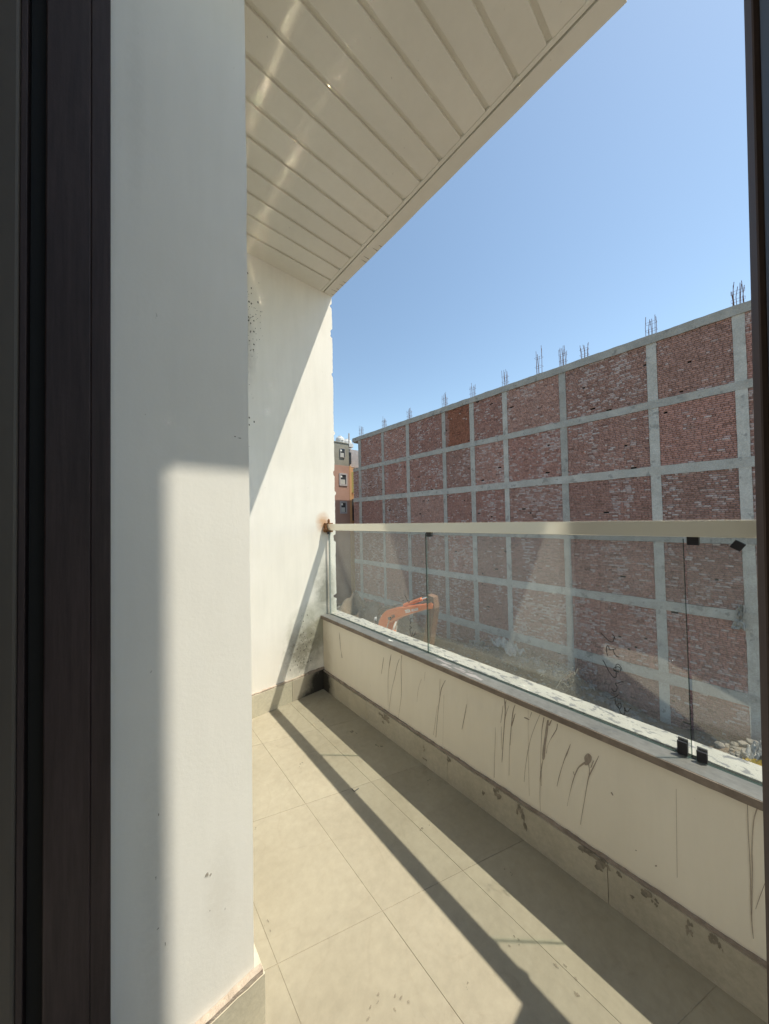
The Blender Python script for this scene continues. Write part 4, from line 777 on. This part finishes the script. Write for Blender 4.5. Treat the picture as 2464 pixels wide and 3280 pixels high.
write(p2, MARK_WHITE, 'marker_white', 1.2258, 'chalk_writing')
write(p1, MARK_LEFT[:3], 'marker_black', 1.2258, 'marker_writing')
write(p1, MARK_LEFT[3:], 'marker_black', 1.2258, 'marker_tick')
def clamp(y, z, s=0.0235, h=None, rot=0.0):
    mb = MB()
    h = h or s
    for (xa, xb) in ((1.2190, 1.2256), (1.2388, 1.2452)):
        q = []
        for (a_, b_) in ((-s / 2, -h / 2), (s / 2, -h / 2), (s / 2, h / 2), (-s / 2, h / 2)):
            q.append((y + a_ * math.cos(rot) - b_ * math.sin(rot), z + a_ * math.sin(rot) + b_ * math.cos(rot)))
        mb.prism(q, 0, xa, xb)
    return mb.build('glass_clamp', 'black_clamp', gr, bevel=0.0012)
clamp(1.055, 1.1185)
clamp(0.0945, 1.1235, 0.025)
clamp(0.0118, 1.1135, 0.0215, rot=R(33))
clamp(0.1335, 0.5375, 0.0215, 0.036)
clamp(0.0945, 0.5335, 0.0210, 0.028)
# bracket at the wall end
br = MB()
br.box(1.196, 1.262, 2.0065, 2.0285, 1.112, 1.180)
br.tube([(1.224, 2.005, 1.17), (1.224, 2.005, 1.20), (1.228, 2.008, 1.207)], [.009, .009, .006], 10)
br.tube([(1.19, 2.02, 1.125), (1.205, 2.0, 1.135), (1.21, 1.992, 1.120)], [.012, .014, .008], 8)
br.build('wall_bracket', 'rust', gr, bevel=0.003)
MB().box(1.212, 1.226, 2.0, 2.008, 1.098, 1.118).build('bracket_foot', 'black_clamp', gr)

# ---- window frame at the left, open leaf at the right
wf = empty('window_frame', (-0.03, 0.75, 0.0))
tag(wf, 'dark brown metal window frame along the left edge of the view', 'window frame')
MB().box(-0.0697, -0.018, 0.700, 0.789, 0.0, 2.6).build('jamb', 'frame_brown', wf, bevel=0.002)
MB().box(-0.0179, 0.0068, 0.7010, 0.789, 0.0, 2.6).build('jamb_lip', 'frame_brown', wf, bevel=0.0015)
MB().box(-0.0890, -0.0700, 0.735, 0.789, 0.0, 2.6).build('track_channel', 'gasket', wf)
MB().box(-0.0965, -0.0892, 0.705, 0.789, 0.0, 2.6).build('track_lip', 'frame_brown', wf, bevel=0.001)
MB().box(-0.26, -0.0968, 0.702, 0.789, 0.0, 2.6).build('inner_jamb', 'frame_grey', wf, bevel=0.004)
wl = empty('window_leaf', (0.3, -0.025, 0.0))
tag(wl, 'dark brown window leaf standing open along the right edge of the view', 'window')
def tilt(mb):
    mb.v = [(x, y - (z - 1.2) * 0.0145, z) for x, y, z in mb.v]
    return mb
tilt(MB().box(0.330, 0.520, -0.040, -0.0090, 0.02, 2.4)).build('stile', 'leaf_brown', wl, bevel=0.003)
tilt(MB().box(0.20, 0.3295, -0.038, -0.0125, 0.02, 2.4)).build('leaf_panel', 'gasket', wl)

# ---- room behind the camera
rm = MB()
rm.box(-3.3, -0.1, -2.5, -2.4, 0, 2.8).box(-3.3, -0.1, 2.2, 2.3, 0, 2.8).box(-3.4, -3.3, -2.5, 2.3, 0, 2.8).box(-0.2, -0.1, -2.4, -0.40, 0, 2.8).box(-0.2, -0.1, 0.80, 2.2, 0, 2.8).box(-0.2, -0.1, -0.399, 0.799, 2.45, 2.8)
tag(rm.build('room_wall', 'room_paint'), kind='structure')
tag(MB().box(-3.4, -0.1005, -2.5, 2.3, -0.12, -0.001).build('room_floor', 'room_floor'), kind='structure')
tag(MB().box(-3.4, -0.1005, -2.5, 2.3, 2.801, 2.95).build('room_ceiling', 'room_paint'), kind='structure')

# ---- little things on the floor
ch = MB()
ch.box(0.823, 0.848, 1.170, 1.172, 0.001, 0.004).box(0.823, 0.825, 1.172, 1.19, 0.001, 0.004)
tag(ch.build('plastic_clip', 'sill_inner'), 'tiny grey bent clip lying on the sunlit floor tiles', 'clip')
tag(MB().add([(1.194, 1.345, .5192), (1.201, 1.345, .5192), (1.201, 1.322, .5192), (1.195, 1.322, .5192)], [(0, 1, 2, 3)]).build('paint_flake', 'chip_white', fix=False), 'small white paint flake lying on the grey coping stone', 'paint flake')

# ================================================================== ground
def hgt(x, y):
    h = -7.75 + 0.25 * noise.noise(Vector((x * .25, y * .25, 0))) + 0.12 * noise.noise(Vector((x * .9, y * .9, 3))) + 0.05 * noise.noise(Vector((x * 3, y * 3, 5)))
    def hill(cx, cy, rx, ry, k):
        d = ((x - cx) / rx) ** 2 + ((y - cy) / ry) ** 2
        return k * math.exp(-d) * (1 + .4 * noise.noise(Vector((x * 1.1, y * 1.1, cx))) + .18 * noise.noise(Vector((x * 3.3, y * 3.3, cx))))
    h += hill(14.0, 19.2, 2.6, 2.4, 2.9)        # grey heap beside the digger
    h += hill(17.1, 9.4, 1.5, 3.4, 1.15)        # bank of dug earth along the wall
    h += hill(16.7, 5.9, 1.3, 1.5, 0.95)
    h += hill(17.3, -1.2, 1.5, 1.4, 1.1)        # rubble heap at the end of the wall
    h += hill(19.0, 2.2, 1.0, 2.0, -0.5)
    h += hill(18.0, 21, 3, 3, 1.0)
    return h
N1, N2 = 150, 210
gx = np.linspace(1.6, 30.0, N1); gyv = np.linspace(-8.0, 34.0, N2)
vs = [(x, y, hgt(x, y)) for y in gyv for x in gx]
fs = [(j * N1 + i, j * N1 + i + 1, (j + 1) * N1 + i + 1, (j + 1) * N1 + i) for j in range(N2 - 1) for i in range(N1 - 1)]
lot = MB().add(vs, fs)
tag(lot.build('building_plot', 'soil', smooth=True, fix=False), kind='structure')
q = 900
far = MB()
far.add([(-q, -q, -8.3), (q, -q, -8.3), (q, q, -8.3), (-q, q, -8.3)], [(0, 1, 2, 3)])
tag(far.build('ground', 'far_ground', fix=False), kind='structure')
# rubble
mb = MB()
ico = [(0, 0, 1), (.9, 0, .4), (.3, .85, .4), (-.7, .5, .4), (-.7, -.5, .4), (.3, -.85, .4), (.7, .5, -.4), (-.3, .85, -.4), (-.9, 0, -.4), (-.3, -.85, -.4), (.7, -.5, -.4), (0, 0, -1)]
icf = [(0, 1, 2), (0, 2, 3), (0, 3, 4), (0, 4, 5), (0, 5, 1), (1, 6, 2), (2, 7, 3), (3, 8, 4), (4, 9, 5), (5, 10, 1), (6, 7, 2), (7, 8, 3), (8, 9, 4), (9, 10, 5), (10, 6, 1), (11, 7, 6), (11, 8, 7), (11, 9, 8), (11, 10, 9), (11, 6, 10)]
for k in range(2600):
    t = random.random()
    if t < .45:
        x, y = 17.4 + random.gauss(0, 1.0), random.uniform(2.5, 12)
    elif t < .75:
        x, y = 17.3 + random.gauss(0, .9), -.9 + random.gauss(0, 1.0)
    else:
        x, y = random.uniform(13, 18.8), random.uniform(-3, 24)
    if x > 18.9: continue
    s = min(random.lognormvariate(-3.1, .6), .2)
    a = random.uniform(0, 6.28); ca, sa = math.cos(a), math.sin(a)
    sx, sy, sz = s * random.uniform(.8, 1.6), s, s * random.uniform(.5, .9)
    z = hgt(x, y) + sz * .3
    mb.add([(x + (p[0] * ca * sx - p[1] * sa * sy) * random.uniform(.85, 1.15), y + p[0] * sa * sx + p[1] * ca * sy, z + p[2] * sz) for p in ico], icf)
tag(tag(mb.build('rubble', 'stone_rubble', fix=False), 'broken grey stones and clods scattered over the brown plot', 'rubble'), kind='stuff')
def crumple(name, cx, cy, sx, sy, amp, mat, label, cat, seed, lift=0.12):
    n = 18
    vs = []
    for j in range(n + 1):
        for i in range(n + 1):
            u, w = i / n - .5, j / n - .5
            e = 1 + .35 * noise.noise(Vector((u * 3 + seed, w * 3, seed)))
            x, y = cx + u * sx * e, cy + w * sy * e
            z = hgt(x, y) + lift + amp * abs(noise.noise(Vector((u * 5 + seed, w * 5, 2 * seed)))) + amp * .4 * noise.noise(Vector((u * 14, w * 14 + seed, 1)))
            vs.append((x, y, z))
    fs = [(j * (n + 1) + i, j * (n + 1) + i + 1, (j + 1) * (n + 1) + i + 1, (j + 1) * (n + 1) + i) for j in range(n) for i in range(n)]
    o = MB().add(vs, fs).build(name, mat, fix=False)
    sd = o.modifiers.new('thickness', 'SOLIDIFY'); sd.thickness = 0.006
    return tag(o, label, cat)
crumple('plastic_sheet', 17.6, 9.3, 1.3, 1.5, .55, 'plastic_sheet', 'crumpled pale plastic sheet on the brown earth against the brick wall', 'plastic sheet', 3.3)
crumple('plastic_sheet', 18.2, 11.7, .7, .9, .4, 'plastic_sheet', 'small crumpled pale sheet at the foot of the wall, left of the larger one', 'plastic sheet', 5.1)
crumple('cement_bag', 16.9, -0.12, .9, .5, .35, 'plastic_sheet', 'torn pale cement bags lying on the sunlit ground at the lower right', 'bag', 7.7)
crumple('yellow_wrapper', 16.4, 0.02, .22, .5, .15, 'yellow_plastic', 'bright yellow wrapper beside the torn bags at the lower right', 'wrapper', 9.2)

# ================================================================== brick building
XB = 19.0
bb = empty('brick_building', (24.0, 12.8, -7.8))
tag(bb, 'long unplastered brick building with grey concrete frame and starter bars on its roof', 'building')
COLS = [(-0.27, 0.07), (2.42, 2.78), (6.25, 6.59), (9.64, 9.95), (12.04, 12.38), (14.47, 14.79), (18.23, 18.59), (21.42, 21.74), (24.85, 25.28)]
BEAMS = [(9.10, 9.49), (6.07, 6.42), (2.97, 3.38), (-0.08, 0.25), (-3.16, -2.74), (-6.44, -5.96)]
YE0, YE1 = -0.56, 26.2
ROWS = [(BEAMS[k + 1][1], BEAMS[k][0]) for k in range(5)] + [(-9.2, -6.44)]
BAYS = [(YE0, -0.27)] + [(COLS[k][1], COLS[k + 1][0]) for k in range(8)] + [(25.28, YE1)]
core = MB()
core.box(XB + 0.035, XB + 10, -0.12, 25.28, -9.2, 9.0)
core.box(XB + 0.7, XB + 10, 25.28, YE1 - .02, -9.2, 9.0)
core.box(XB + 0.035, XB + 0.7, 25.28, YE1 - .02, -9.2, 6.0)
core.box(XB + 0.035, XB + 0.3, YE0, -0.12, -2.74, 9.0)
core.build('mortar_core', 'mortar', bb)
for k, (z0, z1) in enumerate(BEAMS):
    mb = MB()
    long_box(mb, 1, YE0 if k < 5 else -0.27, YE1, (XB - 0.055 - (.03 if k == 0 else 0), z0), (XB + 0.4, z1), 0.024, 60 + k, 0.18)
    mb.build('beam', 'concrete', bb)
for k, (a_, b_) in enumerate(COLS):
    mb = MB()
    long_box(mb, 2, -9.2, 9.12, (XB - 0.035, a_), (XB + 0.3, b_), 0.012, 80 + k, 0.3)
    mb.build('column', 'concrete', bb)
mb = MB(); mb.box(XB + .1, XB + 10, YE0, YE1, 9.05, 9.3); mb.build('roof_slab', 'concrete', bb)

# bricks: every brick is a box with its own jitter and colour
bx = []
for r, (z0, z1) in enumerate(ROWS):
    nc = int((z1 - z0) / 0.0845)
    ch_ = (z1 - z0) / nc
    for b_i, (ya_, yb_) in enumerate(BAYS):
        if b_i == 9 and r == 0:
            continue
        if b_i == 0 and r >= 4:
            continue
        red = (r == 0 and b_i == 5)
        bay_t = random.uniform(.84, 1.10)
        bay_w = random.choice((.25, .5, .8, 1.0, 1.4, 2.0))
        bay_h = random.uniform(-.06, .06)
        smear = [(random.uniform(ya_, yb_), random.uniform(.12, .4), random.uniform(z0, z1)) for _ in range(random.choice((0, 1, 1, 2)))]
        ang = random.uniform(-.004, .004)
        for cI in range(nc):
            y = ya_ - random.uniform(0, .22)
            hdr = cI % 2
            while y < yb_ - 0.01:
                ln = 0.118 if hdr and random.random() < .8 else 0.232
                ln *= random.uniform(.95, 1.04)
                a, b__ = max(y, ya_ - .01), min(y + ln - .012, yb_ + .01)
                y += ln
                if b__ - a < .03: continue
                zz = z0 + cI * ch_ + .006 + ang * (a - ya_) + random.uniform(-.004, .004)
                h = ch_ - .013 + random.uniform(-.003, .003)
                d = random.uniform(-.006, .014)
                n_ = noise.noise(Vector((a * .55, zz * .8, 4.0 + r))) + .5 * noise.noise(Vector((a * 1.9, zz * 2.2, 9.0)))
                k_ = random.uniform(.80, 1.12) * bay_t
                col = [0.435 * k_, 0.255 * k_, 0.213 * k_]
                pw_ = 0.07 + (0.22 if n_ > .22 else 0.12 if n_ > 0 else 0)
                if red and a < 14.1:
                    col = [0.38 * k_, 0.165 * k_, 0.11 * k_]; pw_ = .012
                pw_ *= bay_w
                col[1] *= 1 + bay_h; col[2] *= 1 + bay_h
                for sy_, sw_, sz_ in smear:
                    if abs(a - sy_) < sw_ and zz > sz_ - .9: pw_ = max(pw_, .55)
                t = random.random()
                if t < pw_:
                    w_ = random.uniform(.15, .70)
                    col = [col[0] * (1 - w_) + .62 * w_, col[1] * (1 - w_) + .55 * w_, col[2] * (1 - w_) + .53 * w_]
                elif t > .9965:
                    col = [.018, .014, .013]; d = -.03  # set-back black brick, the shade of an open putlog hole as colour
                elif t > .955:
                    col = [q_ * .70 for q_ in col]
                bx.append((XB - .012 - d, a, b__, zz, zz + h, col))
print('bricks', len(bx))
def size_key(q):
    yc = (q[1] + q[2]) / 2; zc = (q[3] + q[4]) / 2
    dist2 = 361 + yc * yc + (zc - 1.2) ** 2
    return (q[2] - q[1]) * 19.0 / dist2 ** 1.5 if yc > -.30 and zc > -6.0 else 0
order = sorted(range(len(bx)), key=lambda i: -size_key(bx[i]))
single = set(order[:300])
def brick_mesh(name, items):
    V = np.zeros((len(items), 8, 3), np.float32); C = np.ones((len(items), 8, 4), np.float32)
    for i, (x, a, b__, z0, z1, col) in enumerate(items):
        xb = XB + .05
        j = RNG.uniform(-.003, .003, 8)
        V[i] = ((x, a + j[0], z0 + j[1]), (x, b__ + j[2], z0 + j[3]), (x, b__ + j[4], z1 + j[5]), (x, a + j[6], z1 + j[7]), (xb, a, z0), (xb, b__, z0), (xb, b__, z1), (xb, a, z1))
        C[i, :, :3] = col
    F = np.array([(0, 3, 2, 1), (0, 1, 5, 4), (1, 2, 6, 5), (2, 3, 7, 6), (3, 0, 4, 7)])
    faces = (F[None] + (np.arange(len(items)) * 8)[:, None, None]).reshape(-1, 4)
    me = bpy.data.meshes.new(name)
    nv, nf = len(items) * 8, len(faces)
    me.vertices.add(nv); me.vertices.foreach_set('co', V.ravel())
    me.loops.add(nf * 4); me.loops.foreach_set('vertex_index', faces.ravel().astype(np.int32))
    me.polygons.add(nf)
    me.polygons.foreach_set('loop_start', (np.arange(nf) * 4).astype(np.int32))
    ca_ = me.color_attributes.new('tint', 'FLOAT_COLOR', 'POINT')
    ca_.data.foreach_set('color', C.ravel())
    me.materials.append(MATS['brick'])
    me.update(calc_edges=True); me.validate()
    o = bpy.data.objects.new(name, me); COL.objects.link(o)
    o.parent = bb; o.matrix_parent_inverse = Matrix.Translation(-bb.location)
    return o
tag(brick_mesh('brick_courses', [bx[i] for i in range(len(bx)) if i not in single]), kind='stuff')
for i in order[:300]:
    brick_mesh('brick', [bx[i]])
# lime and cement runs below the beams
# starter bars
def bars(y, w, n, h, seed, lean=0.0):
    rr_ = random.Random(seed)
    for k in range(n):
        x = XB + .05 + .25 * (k % 2); yy = y - w / 2 + w * k / max(n - 1, 1) + rr_.uniform(-.02, .02)
        hh = h * rr_.uniform(.8, 1.15)
        MB().tube([(x, yy, 9.2), (x + rr_.uniform(-.03, .03), yy + rr_.uniform(-.03, .03) + lean * .3, 9.45 + hh * .5), (x + rr_.uniform(-.05, .05), yy + rr_.uniform(-.06, .06) + lean, 9.45 + hh)], .011, 5).build('starter_bar', 'rebar', bb)
    for q in (.35, .7):
        z = 9.45 + h * q
        MB().tube([(XB + .04, y - w / 2 - .02, z), (XB + .31, y - w / 2 - .02, z), (XB + .31, y + w / 2 + .02, z), (XB + .04, y + w / 2 + .02, z), (XB + .04, y - w / 2 - .02, z)], .006, 4).build('bar_tie', 'rebar', bb)
bars(7.7, .36, 6, 1.55, 1)
bars(6.40, .32, 10, 1.05, 2)
bars(5.35, .34, 6, .85, 3)
bars(2.58, .34, 7, 1.0, 4)
bars(-.12, .34, 8, .95, 5)
bars(9.8, .32, 7, 1.0, 6)
bars(12.2, .34, 6, 1.0, 7)
bars(14.6, .34, 8, 1.0, 8)
bars(18.3, .38, 8, 1.0, 9)
bars(21.5, .38, 8, 1.0, 10)
bars(25.0, .42, 8, 1.0, 11)
# plastic bag caught on the end column
n = 10
vs = []
for j in range(n + 1):
    for i in range(n + 1):
        u, w = i / n - .5, j / n
        wd = .14 + .26 * w * w + .05 * math.sin(w * 9)
        vs.append((XB - .16 - .22 * noise.noise(Vector((u * 5, w * 6, 3))), .14 + u * wd + .10 * w + .04 * noise.noise(Vector((w * 6, u * 3, 8))), -2.45 - 1.0 * w + .06 * noise.noise(Vector((u * 6, w, 5)))))
o = MB().add(vs, [(j * (n + 1) + i, j * (n + 1) + i + 1, (j + 1) * (n + 1) + i + 1, (j + 1) * (n + 1) + i) for j in range(n) for i in range(n)]).build('plastic_bag', 'plastic_sheet', fix=False)
o.modifiers.new('thickness', 'SOLIDIFY').thickness = .004
tag(o, 'pale plastic bag hanging from the concrete column at the right end of the brick building', 'bag')
# sunlit boundary wall beyond the end of the building
mb = MB(); mb.prism([(20.2, -.10), (23.4, -.95), (23.4, -1.15), (20.2, -.30)], 2, -8.4, -3.9)
tag(mb.build('boundary_wall', 'cream_wall'), 'narrow sunlit cream wall seen past the right end of the brick building', 'wall')

# ================================================================== apartment block at the far left
ab = empty('apartment_block', (19.0, 30.0, -7.8))
tag(ab, 'narrow far building, grey above and salmon below, with framed windows and white roof tanks', 'building')
YA = 28.4
MB().box(14.0, 20.01, YA, YA + 6, 7.06, 9.50).build('upper_wall', 'plaster_grey', ab)
MB().box(14.0, 20.02, YA - .03, YA + 6, -9.0, 7.058).build('lower_wall', 'plaster_salmon', ab)
MB().box(20.022, 20.30, YA - .05, YA + 5, -9.0, 7.10).build('side_wall', 'plaster_orange', ab)
MB().box(20.302, 23.0, YA + .25, YA + 5, -9.0, 7.0).build('set_back_wall', 'plaster_orange', ab)
MB().box(20.33, 20.70, YA + .12, YA + .249, 4.2, 6.5).build('louvre_screen', 'louvre', ab)
MB().box(20.34, 20.70, YA + .16, YA + .248, 1.1, 3.5).build('side_window', 'window_dark', ab)
MB().box(20.012, 23.0, YA + .5, YA + 6, 7.101, 9.1).build('stair_wall', 'trim_grey', ab)
MB().box(20.10, 20.55, YA + .3, YA + .498, 7.4, 8.7).build('stair_opening', 'window_dark', ab)
MB().box(13.9, 20.03, YA - .06, YA + 6.1, 9.501, 9.57).build('roof_edge', 'plaster_grey', ab)
MB().box(20.04, 20.62, YA - .06, YA + .5, 9.2, 9.63).build('roof_box', 'tank_white', ab)
MB().box(20.06, 20.17, YA, YA + .12, 9.631, 10.72).build('roof_post', 'trim_grey', ab)
def win(x0, x1, z0, z1, fr_, sill=True):
    f = MB()
    f.box(x0, x1, YA - .10, YA - .031, z1 - fr_, z1).box(x0, x1, YA - .10, YA - .031, z0, z0 + fr_).box(x0, x0 + fr_, YA - .10, YA - .031, z0 + fr_, z1 - fr_).box(x1 - fr_, x1, YA - .10, YA - .031, z0 + fr_, z1 - fr_)
    f = f.build('window', 'trim_grey', ab)
    MB().box(x0 + fr_, x1 - fr_, YA - .040, YA - .0305, z0 + fr_, z1 - fr_).build('pane', 'window_dark', f)
    MB().box(x0 + fr_ + .02, x0 + fr_ + .22, YA - .048, YA - .041, z1 - fr_ - .28, z1 - fr_ - .05).build('curtain', 'chip_white', f)
    MB().box(x0 + fr_ + .03, x1 - fr_ - .1, YA - .055, YA - .049, z0 + fr_ + .02, (z0 + z1) / 2).build('sash', 'machine_grey', f)
win(18.68, 19.71, 4.87, 6.22, .17)
win(18.72, 19.62, 1.88, 3.20, .15)
win(18.84, 19.46, 7.92, 8.90, .03)
win(16.4, 17.4, 4.87, 6.22, .17)
for k, (x, y, r_, h, lab) in enumerate(((18.00, YA + .95, .44, .62, 'white plastic water tank with rounded top, leftmost on the far roof'), (19.53, YA + .95, .48, .58, 'white plastic water tank with rounded top, middle one on the far roof'), (20.62, YA + 1.2, .55, .52, 'white plastic water tank nearest the brick building on the far roof'))):
    z = 9.572 if k < 2 else 9.102
    h = h if k < 2 else h + .42
    tk = empty('water_tank', (x, y, z))
    tag(tk, lab, 'water tank', 'tanks on the far roof')
    MB().lathe(x, y, [(r_ * .98, z), (r_, z + .05), (r_, z + h * .33), (r_ * 1.02, z + h * .36), (r_, z + h * .4), (r_, z + h * .66), (r_ * 1.02, z + h * .7), (r_, z + h * .74), (r_, z + h), (r_ * .9, z + h + .13), (r_ * .62, z + h + .24), (r_ * .3, z + h + .29)], 28).build('tank_body', 'tank_white', tk, smooth=True)
    MB().lathe(x, y, [(.2, z + h + .285), (.21, z + h + .34), (.19, z + h + .36), (.05, z + h + .37)], 20).build('tank_lid', 'tank_white', tk)
    MB().tube([(x - .12, y - r_ * 1.0, z + h * .55), (x - .05, y - r_ * 1.03, z + h * .6), (x + .05, y - r_ * 1.03, z + h * .55), (x + .12, y - r_ * 1.0, z + h * .62)], .018, 5).build('tank_mark', 'machine_dark', tk)

# ================================================================== excavator
surf('stick_dulled', (0.15, 0.085, 0.055), (0.24, 0.125, 0.075), 4, 0.7, 0.2, fine=0.3)  # brown imitates the glass reflection that dulls the orange stick
ex = empty('excavator', (11.0, 14.4, -7.7))
tag(ex, 'orange excavator with raised boom standing on the plot behind the left glass pane', 'excavator')
XE = 11.0
BO = [(13.30, -5.35), (13.22, -4.75), (13.11, -4.3), (12.97, -4.05), (12.82, -3.85), (12.66, -3.70), (12.51, -3.59), (12.32, -3.49), (12.1, -3.41), (11.38, -3.21), (10.31, -2.91), (9.65, -2.71), (9.45, -2.60), (9.33, -2.66), (9.36, -2.86), (9.48, -2.90), (9.66, -2.95), (10.25, -3.2), (10.87, -3.46), (11.67, -3.83), (12.12, -4.09), (12.30, -4.22), (12.42, -4.41), (12.56, -4.75), (12.72, -5.35)]
boom = MB().prism(BO, 0, XE, XE + .48).build('boom', 'orange_paint', ex, bevel=0.02)
edge_t = MB()
for (p0, p1) in zip(BO[16:24], BO[17:25]):
    edge_t.add([(XE - .012, p0[0], p0[1]), (XE - .012, p1[0], p1[1]), (XE - .012, p1[0], p1[1] + .045), (XE - .012, p0[0], p0[1] + .045)], [(0, 1, 2, 3)])
surf('orange_light', (0.66, 0.25, 0.11), (0.72, 0.30, 0.15), 3, 0.4, 0.02)
edge_t.build('weld_flange', 'orange_light', boom, fix=False)
def text_mesh(txt, size, parent, p0, ang, mat, name, bold=0.0, sx=1.0):
    cu = bpy.data.curves.new(name, 'FONT')
    cu.body = txt; cu.size = size; cu.offset = bold; cu.extrude = 0.002; cu.resolution_u = 3
    t = bpy.data.objects.new(name, cu)
    COL.objects.link(t)
    bpy.context.view_layer.update()
    me = bpy.data.meshes.new_from_object(t.evaluated_get(bpy.context.evaluated_depsgraph_get()))
    COL.objects.unlink(t); bpy.data.objects.remove(t)
    # letters run towards -Y, upright, facing -X
    ca_, sa_ = math.cos(ang), math.sin(ang)
    for v_ in me.vertices:
        u, w, e = v_.co.x * sx, v_.co.y, v_.co.z
        v_.co = (p0[0] - e, p0[1] - (u * ca_ - w * sa_), p0[2] + u * sa_ + w * ca_)
    me.materials.clear(); me.materials.append(MATS[mat])
    me.name = name
    o = bpy.data.objects.new(name, me); COL.objects.link(o)
    o.parent = parent
    return o
text_mesh('TATA', .19, boom, (XE - .016, 11.04, -3.40), math.atan2(.31, .87), 'decal_white', 'boom_lettering', .012, .75)
text_mesh('HITACHI', .16, boom, (XE - .016, 10.62, -3.25), math.atan2(.31, .87), 'decal_white', 'boom_lettering', .006, .72)
text_mesh('210', .20, boom, (XE - .016, 12.02, -3.86), math.atan2(.33, .80), 'machine_dark', 'model_lettering', .006, .8)
MB().tube([(XE + .24, 11.38, -3.14), (XE + .24, 10.20, -2.62)], .085, 12).build('stick_cylinder', 'orange_paint', ex, smooth=False)
MB().tube([(XE + .24, 10.20, -2.62), (XE + .24, 9.55, -2.36)], .04, 10).build('cylinder_rod', 'chrome', ex)
for dx in (-.10, .58):
    MB().tube([(XE + dx, 12.13, -3.92), (XE + dx, 12.48, -4.75)], .035, 10).build('hoist_rod', 'chrome', ex)
    MB().tube([(XE + dx, 12.48, -4.75), (XE + dx, 12.95, -6.1)], .075, 10).build('hoist_cylinder', 'orange_paint', ex)
    MB().tube([(XE + min(dx, 0) - .02, 12.15, -3.9), (XE + max(dx, 0) + .02, 12.15, -3.9)], .08, 10).build('boom_pin', 'machine_dark', ex)
ST = [(9.70, -2.30), (9.34, -2.36), (9.27, -2.85), (9.62, -4.60), (9.86, -5.10), (10.06, -5.05), (9.98, -4.4), (9.72, -3.1)]
MB().prism(ST, 0, XE + .06, XE + .42).build('stick', 'stick_dulled', ex, bevel=0.015)
MB().tube([(XE + .24, 9.40, -3.0), (XE + .24, 9.62, -4.2)], .07, 10).build('bucket_cylinder', 'orange_paint', ex)
BK = [(9.85, -5.0), (10.25, -5.05), (10.75, -5.5), (10.85, -6.1), (10.5, -6.6), (9.85, -6.65), (10.2, -6.35), (10.35, -5.9), (10.1, -5.45)]
MB().prism(BK, 0, XE - .25, XE + .73).build('bucket', 'bucket_steel', ex, bevel=0.01)
for k in range(4):
    MB().box(XE - .22 + k * .27, XE - .10 + k * .27, 9.68, 9.87, -6.68, -6.60).build('bucket_tooth', 'bucket_steel', ex)
hs = MB()
for k in range(6):
    o_ = .05 * k
    hs.tube([(XE + .05 + .07 * k, 13.28 - o_ * .3, -4.65), (XE + .05 + .07 * k, 13.30 + .03 * k, -4.05), (XE + .05 + .07 * k, 13.02, -3.62 + .03 * (k % 3)), (XE + .05 + .07 * k, 12.72, -3.50 + .04 * (k % 2)), (XE + .05 + .07 * k, 12.3, -3.36), (XE + .05 + .07 * k, 11.7, -3.16), (XE + .05 + .07 * k, 11.42, -3.06)], .022, 6)
hs.build('hydraulic_hose', 'hose', ex)
# slewing body, hidden for the most part behind the parapet
MB().prism([(12.6, -6.55), (16.3, -6.55), (16.45, -5.9), (16.3, -5.55), (14.4, -5.5), (14.2, -5.7), (12.6, -5.8)], 0, XE - 1.1, XE + 1.45).build('upper_body', 'orange_paint', ex, bevel=0.05)
cab = MB().prism([(13.35, -5.69), (13.2, -4.9), (13.35, -4.50), (14.3, -4.45), (14.38, -5.55)], 0, XE + .62, XE + 1.5).build('cab', 'machine_grey', ex, bevel=0.06)
MB().prism([(13.42, -5.3), (13.31, -4.9), (13.42, -4.62), (14.2, -4.58), (14.25, -5.3)], 0, XE + .60, XE + .615).build('cab_window', 'cab_glass', cab)
MB().prism([(13.6, -5.0), (13.8, -4.62), (14.9, -4.55), (15.2, -4.9)], 0, XE - 1.0, XE + .3).build('engine_hood', 'machine_grey', ex, bevel=0.06)
MB().tube([(XE - .2, 15.5, -5.0), (XE - .2, 15.5, -4.6)], .06, 10).build('exhaust_pipe', 'machine_dark', ex)
MB().lathe(XE + .15, 14.3, [(.8, -6.9), (.8, -6.56)], 24).build('slew_ring', 'machine_dark', ex)
for sx in (-1.15, .95):
    tr_ = MB()
    pts = [(12.4, -7.35), (12.55, -7.0), (12.9, -6.9), (15.9, -6.9), (16.25, -7.0), (16.4, -7.35), (16.25, -7.65), (15.9, -7.75), (12.9, -7.75), (12.55, -7.65)]
    tr_.prism(pts, 0, XE + sx, XE + sx + .5)
    t_ = tr_.build('track', 'machine_dark', ex, bevel=0.03)
    for k in range(6):
        MB().tube([(XE + sx - .03, 12.9 + k * .6, -7.38), (XE + sx + .53, 12.9 + k * .6, -7.38)], .2, 12).build('track_roller', 'bucket_steel', t_)
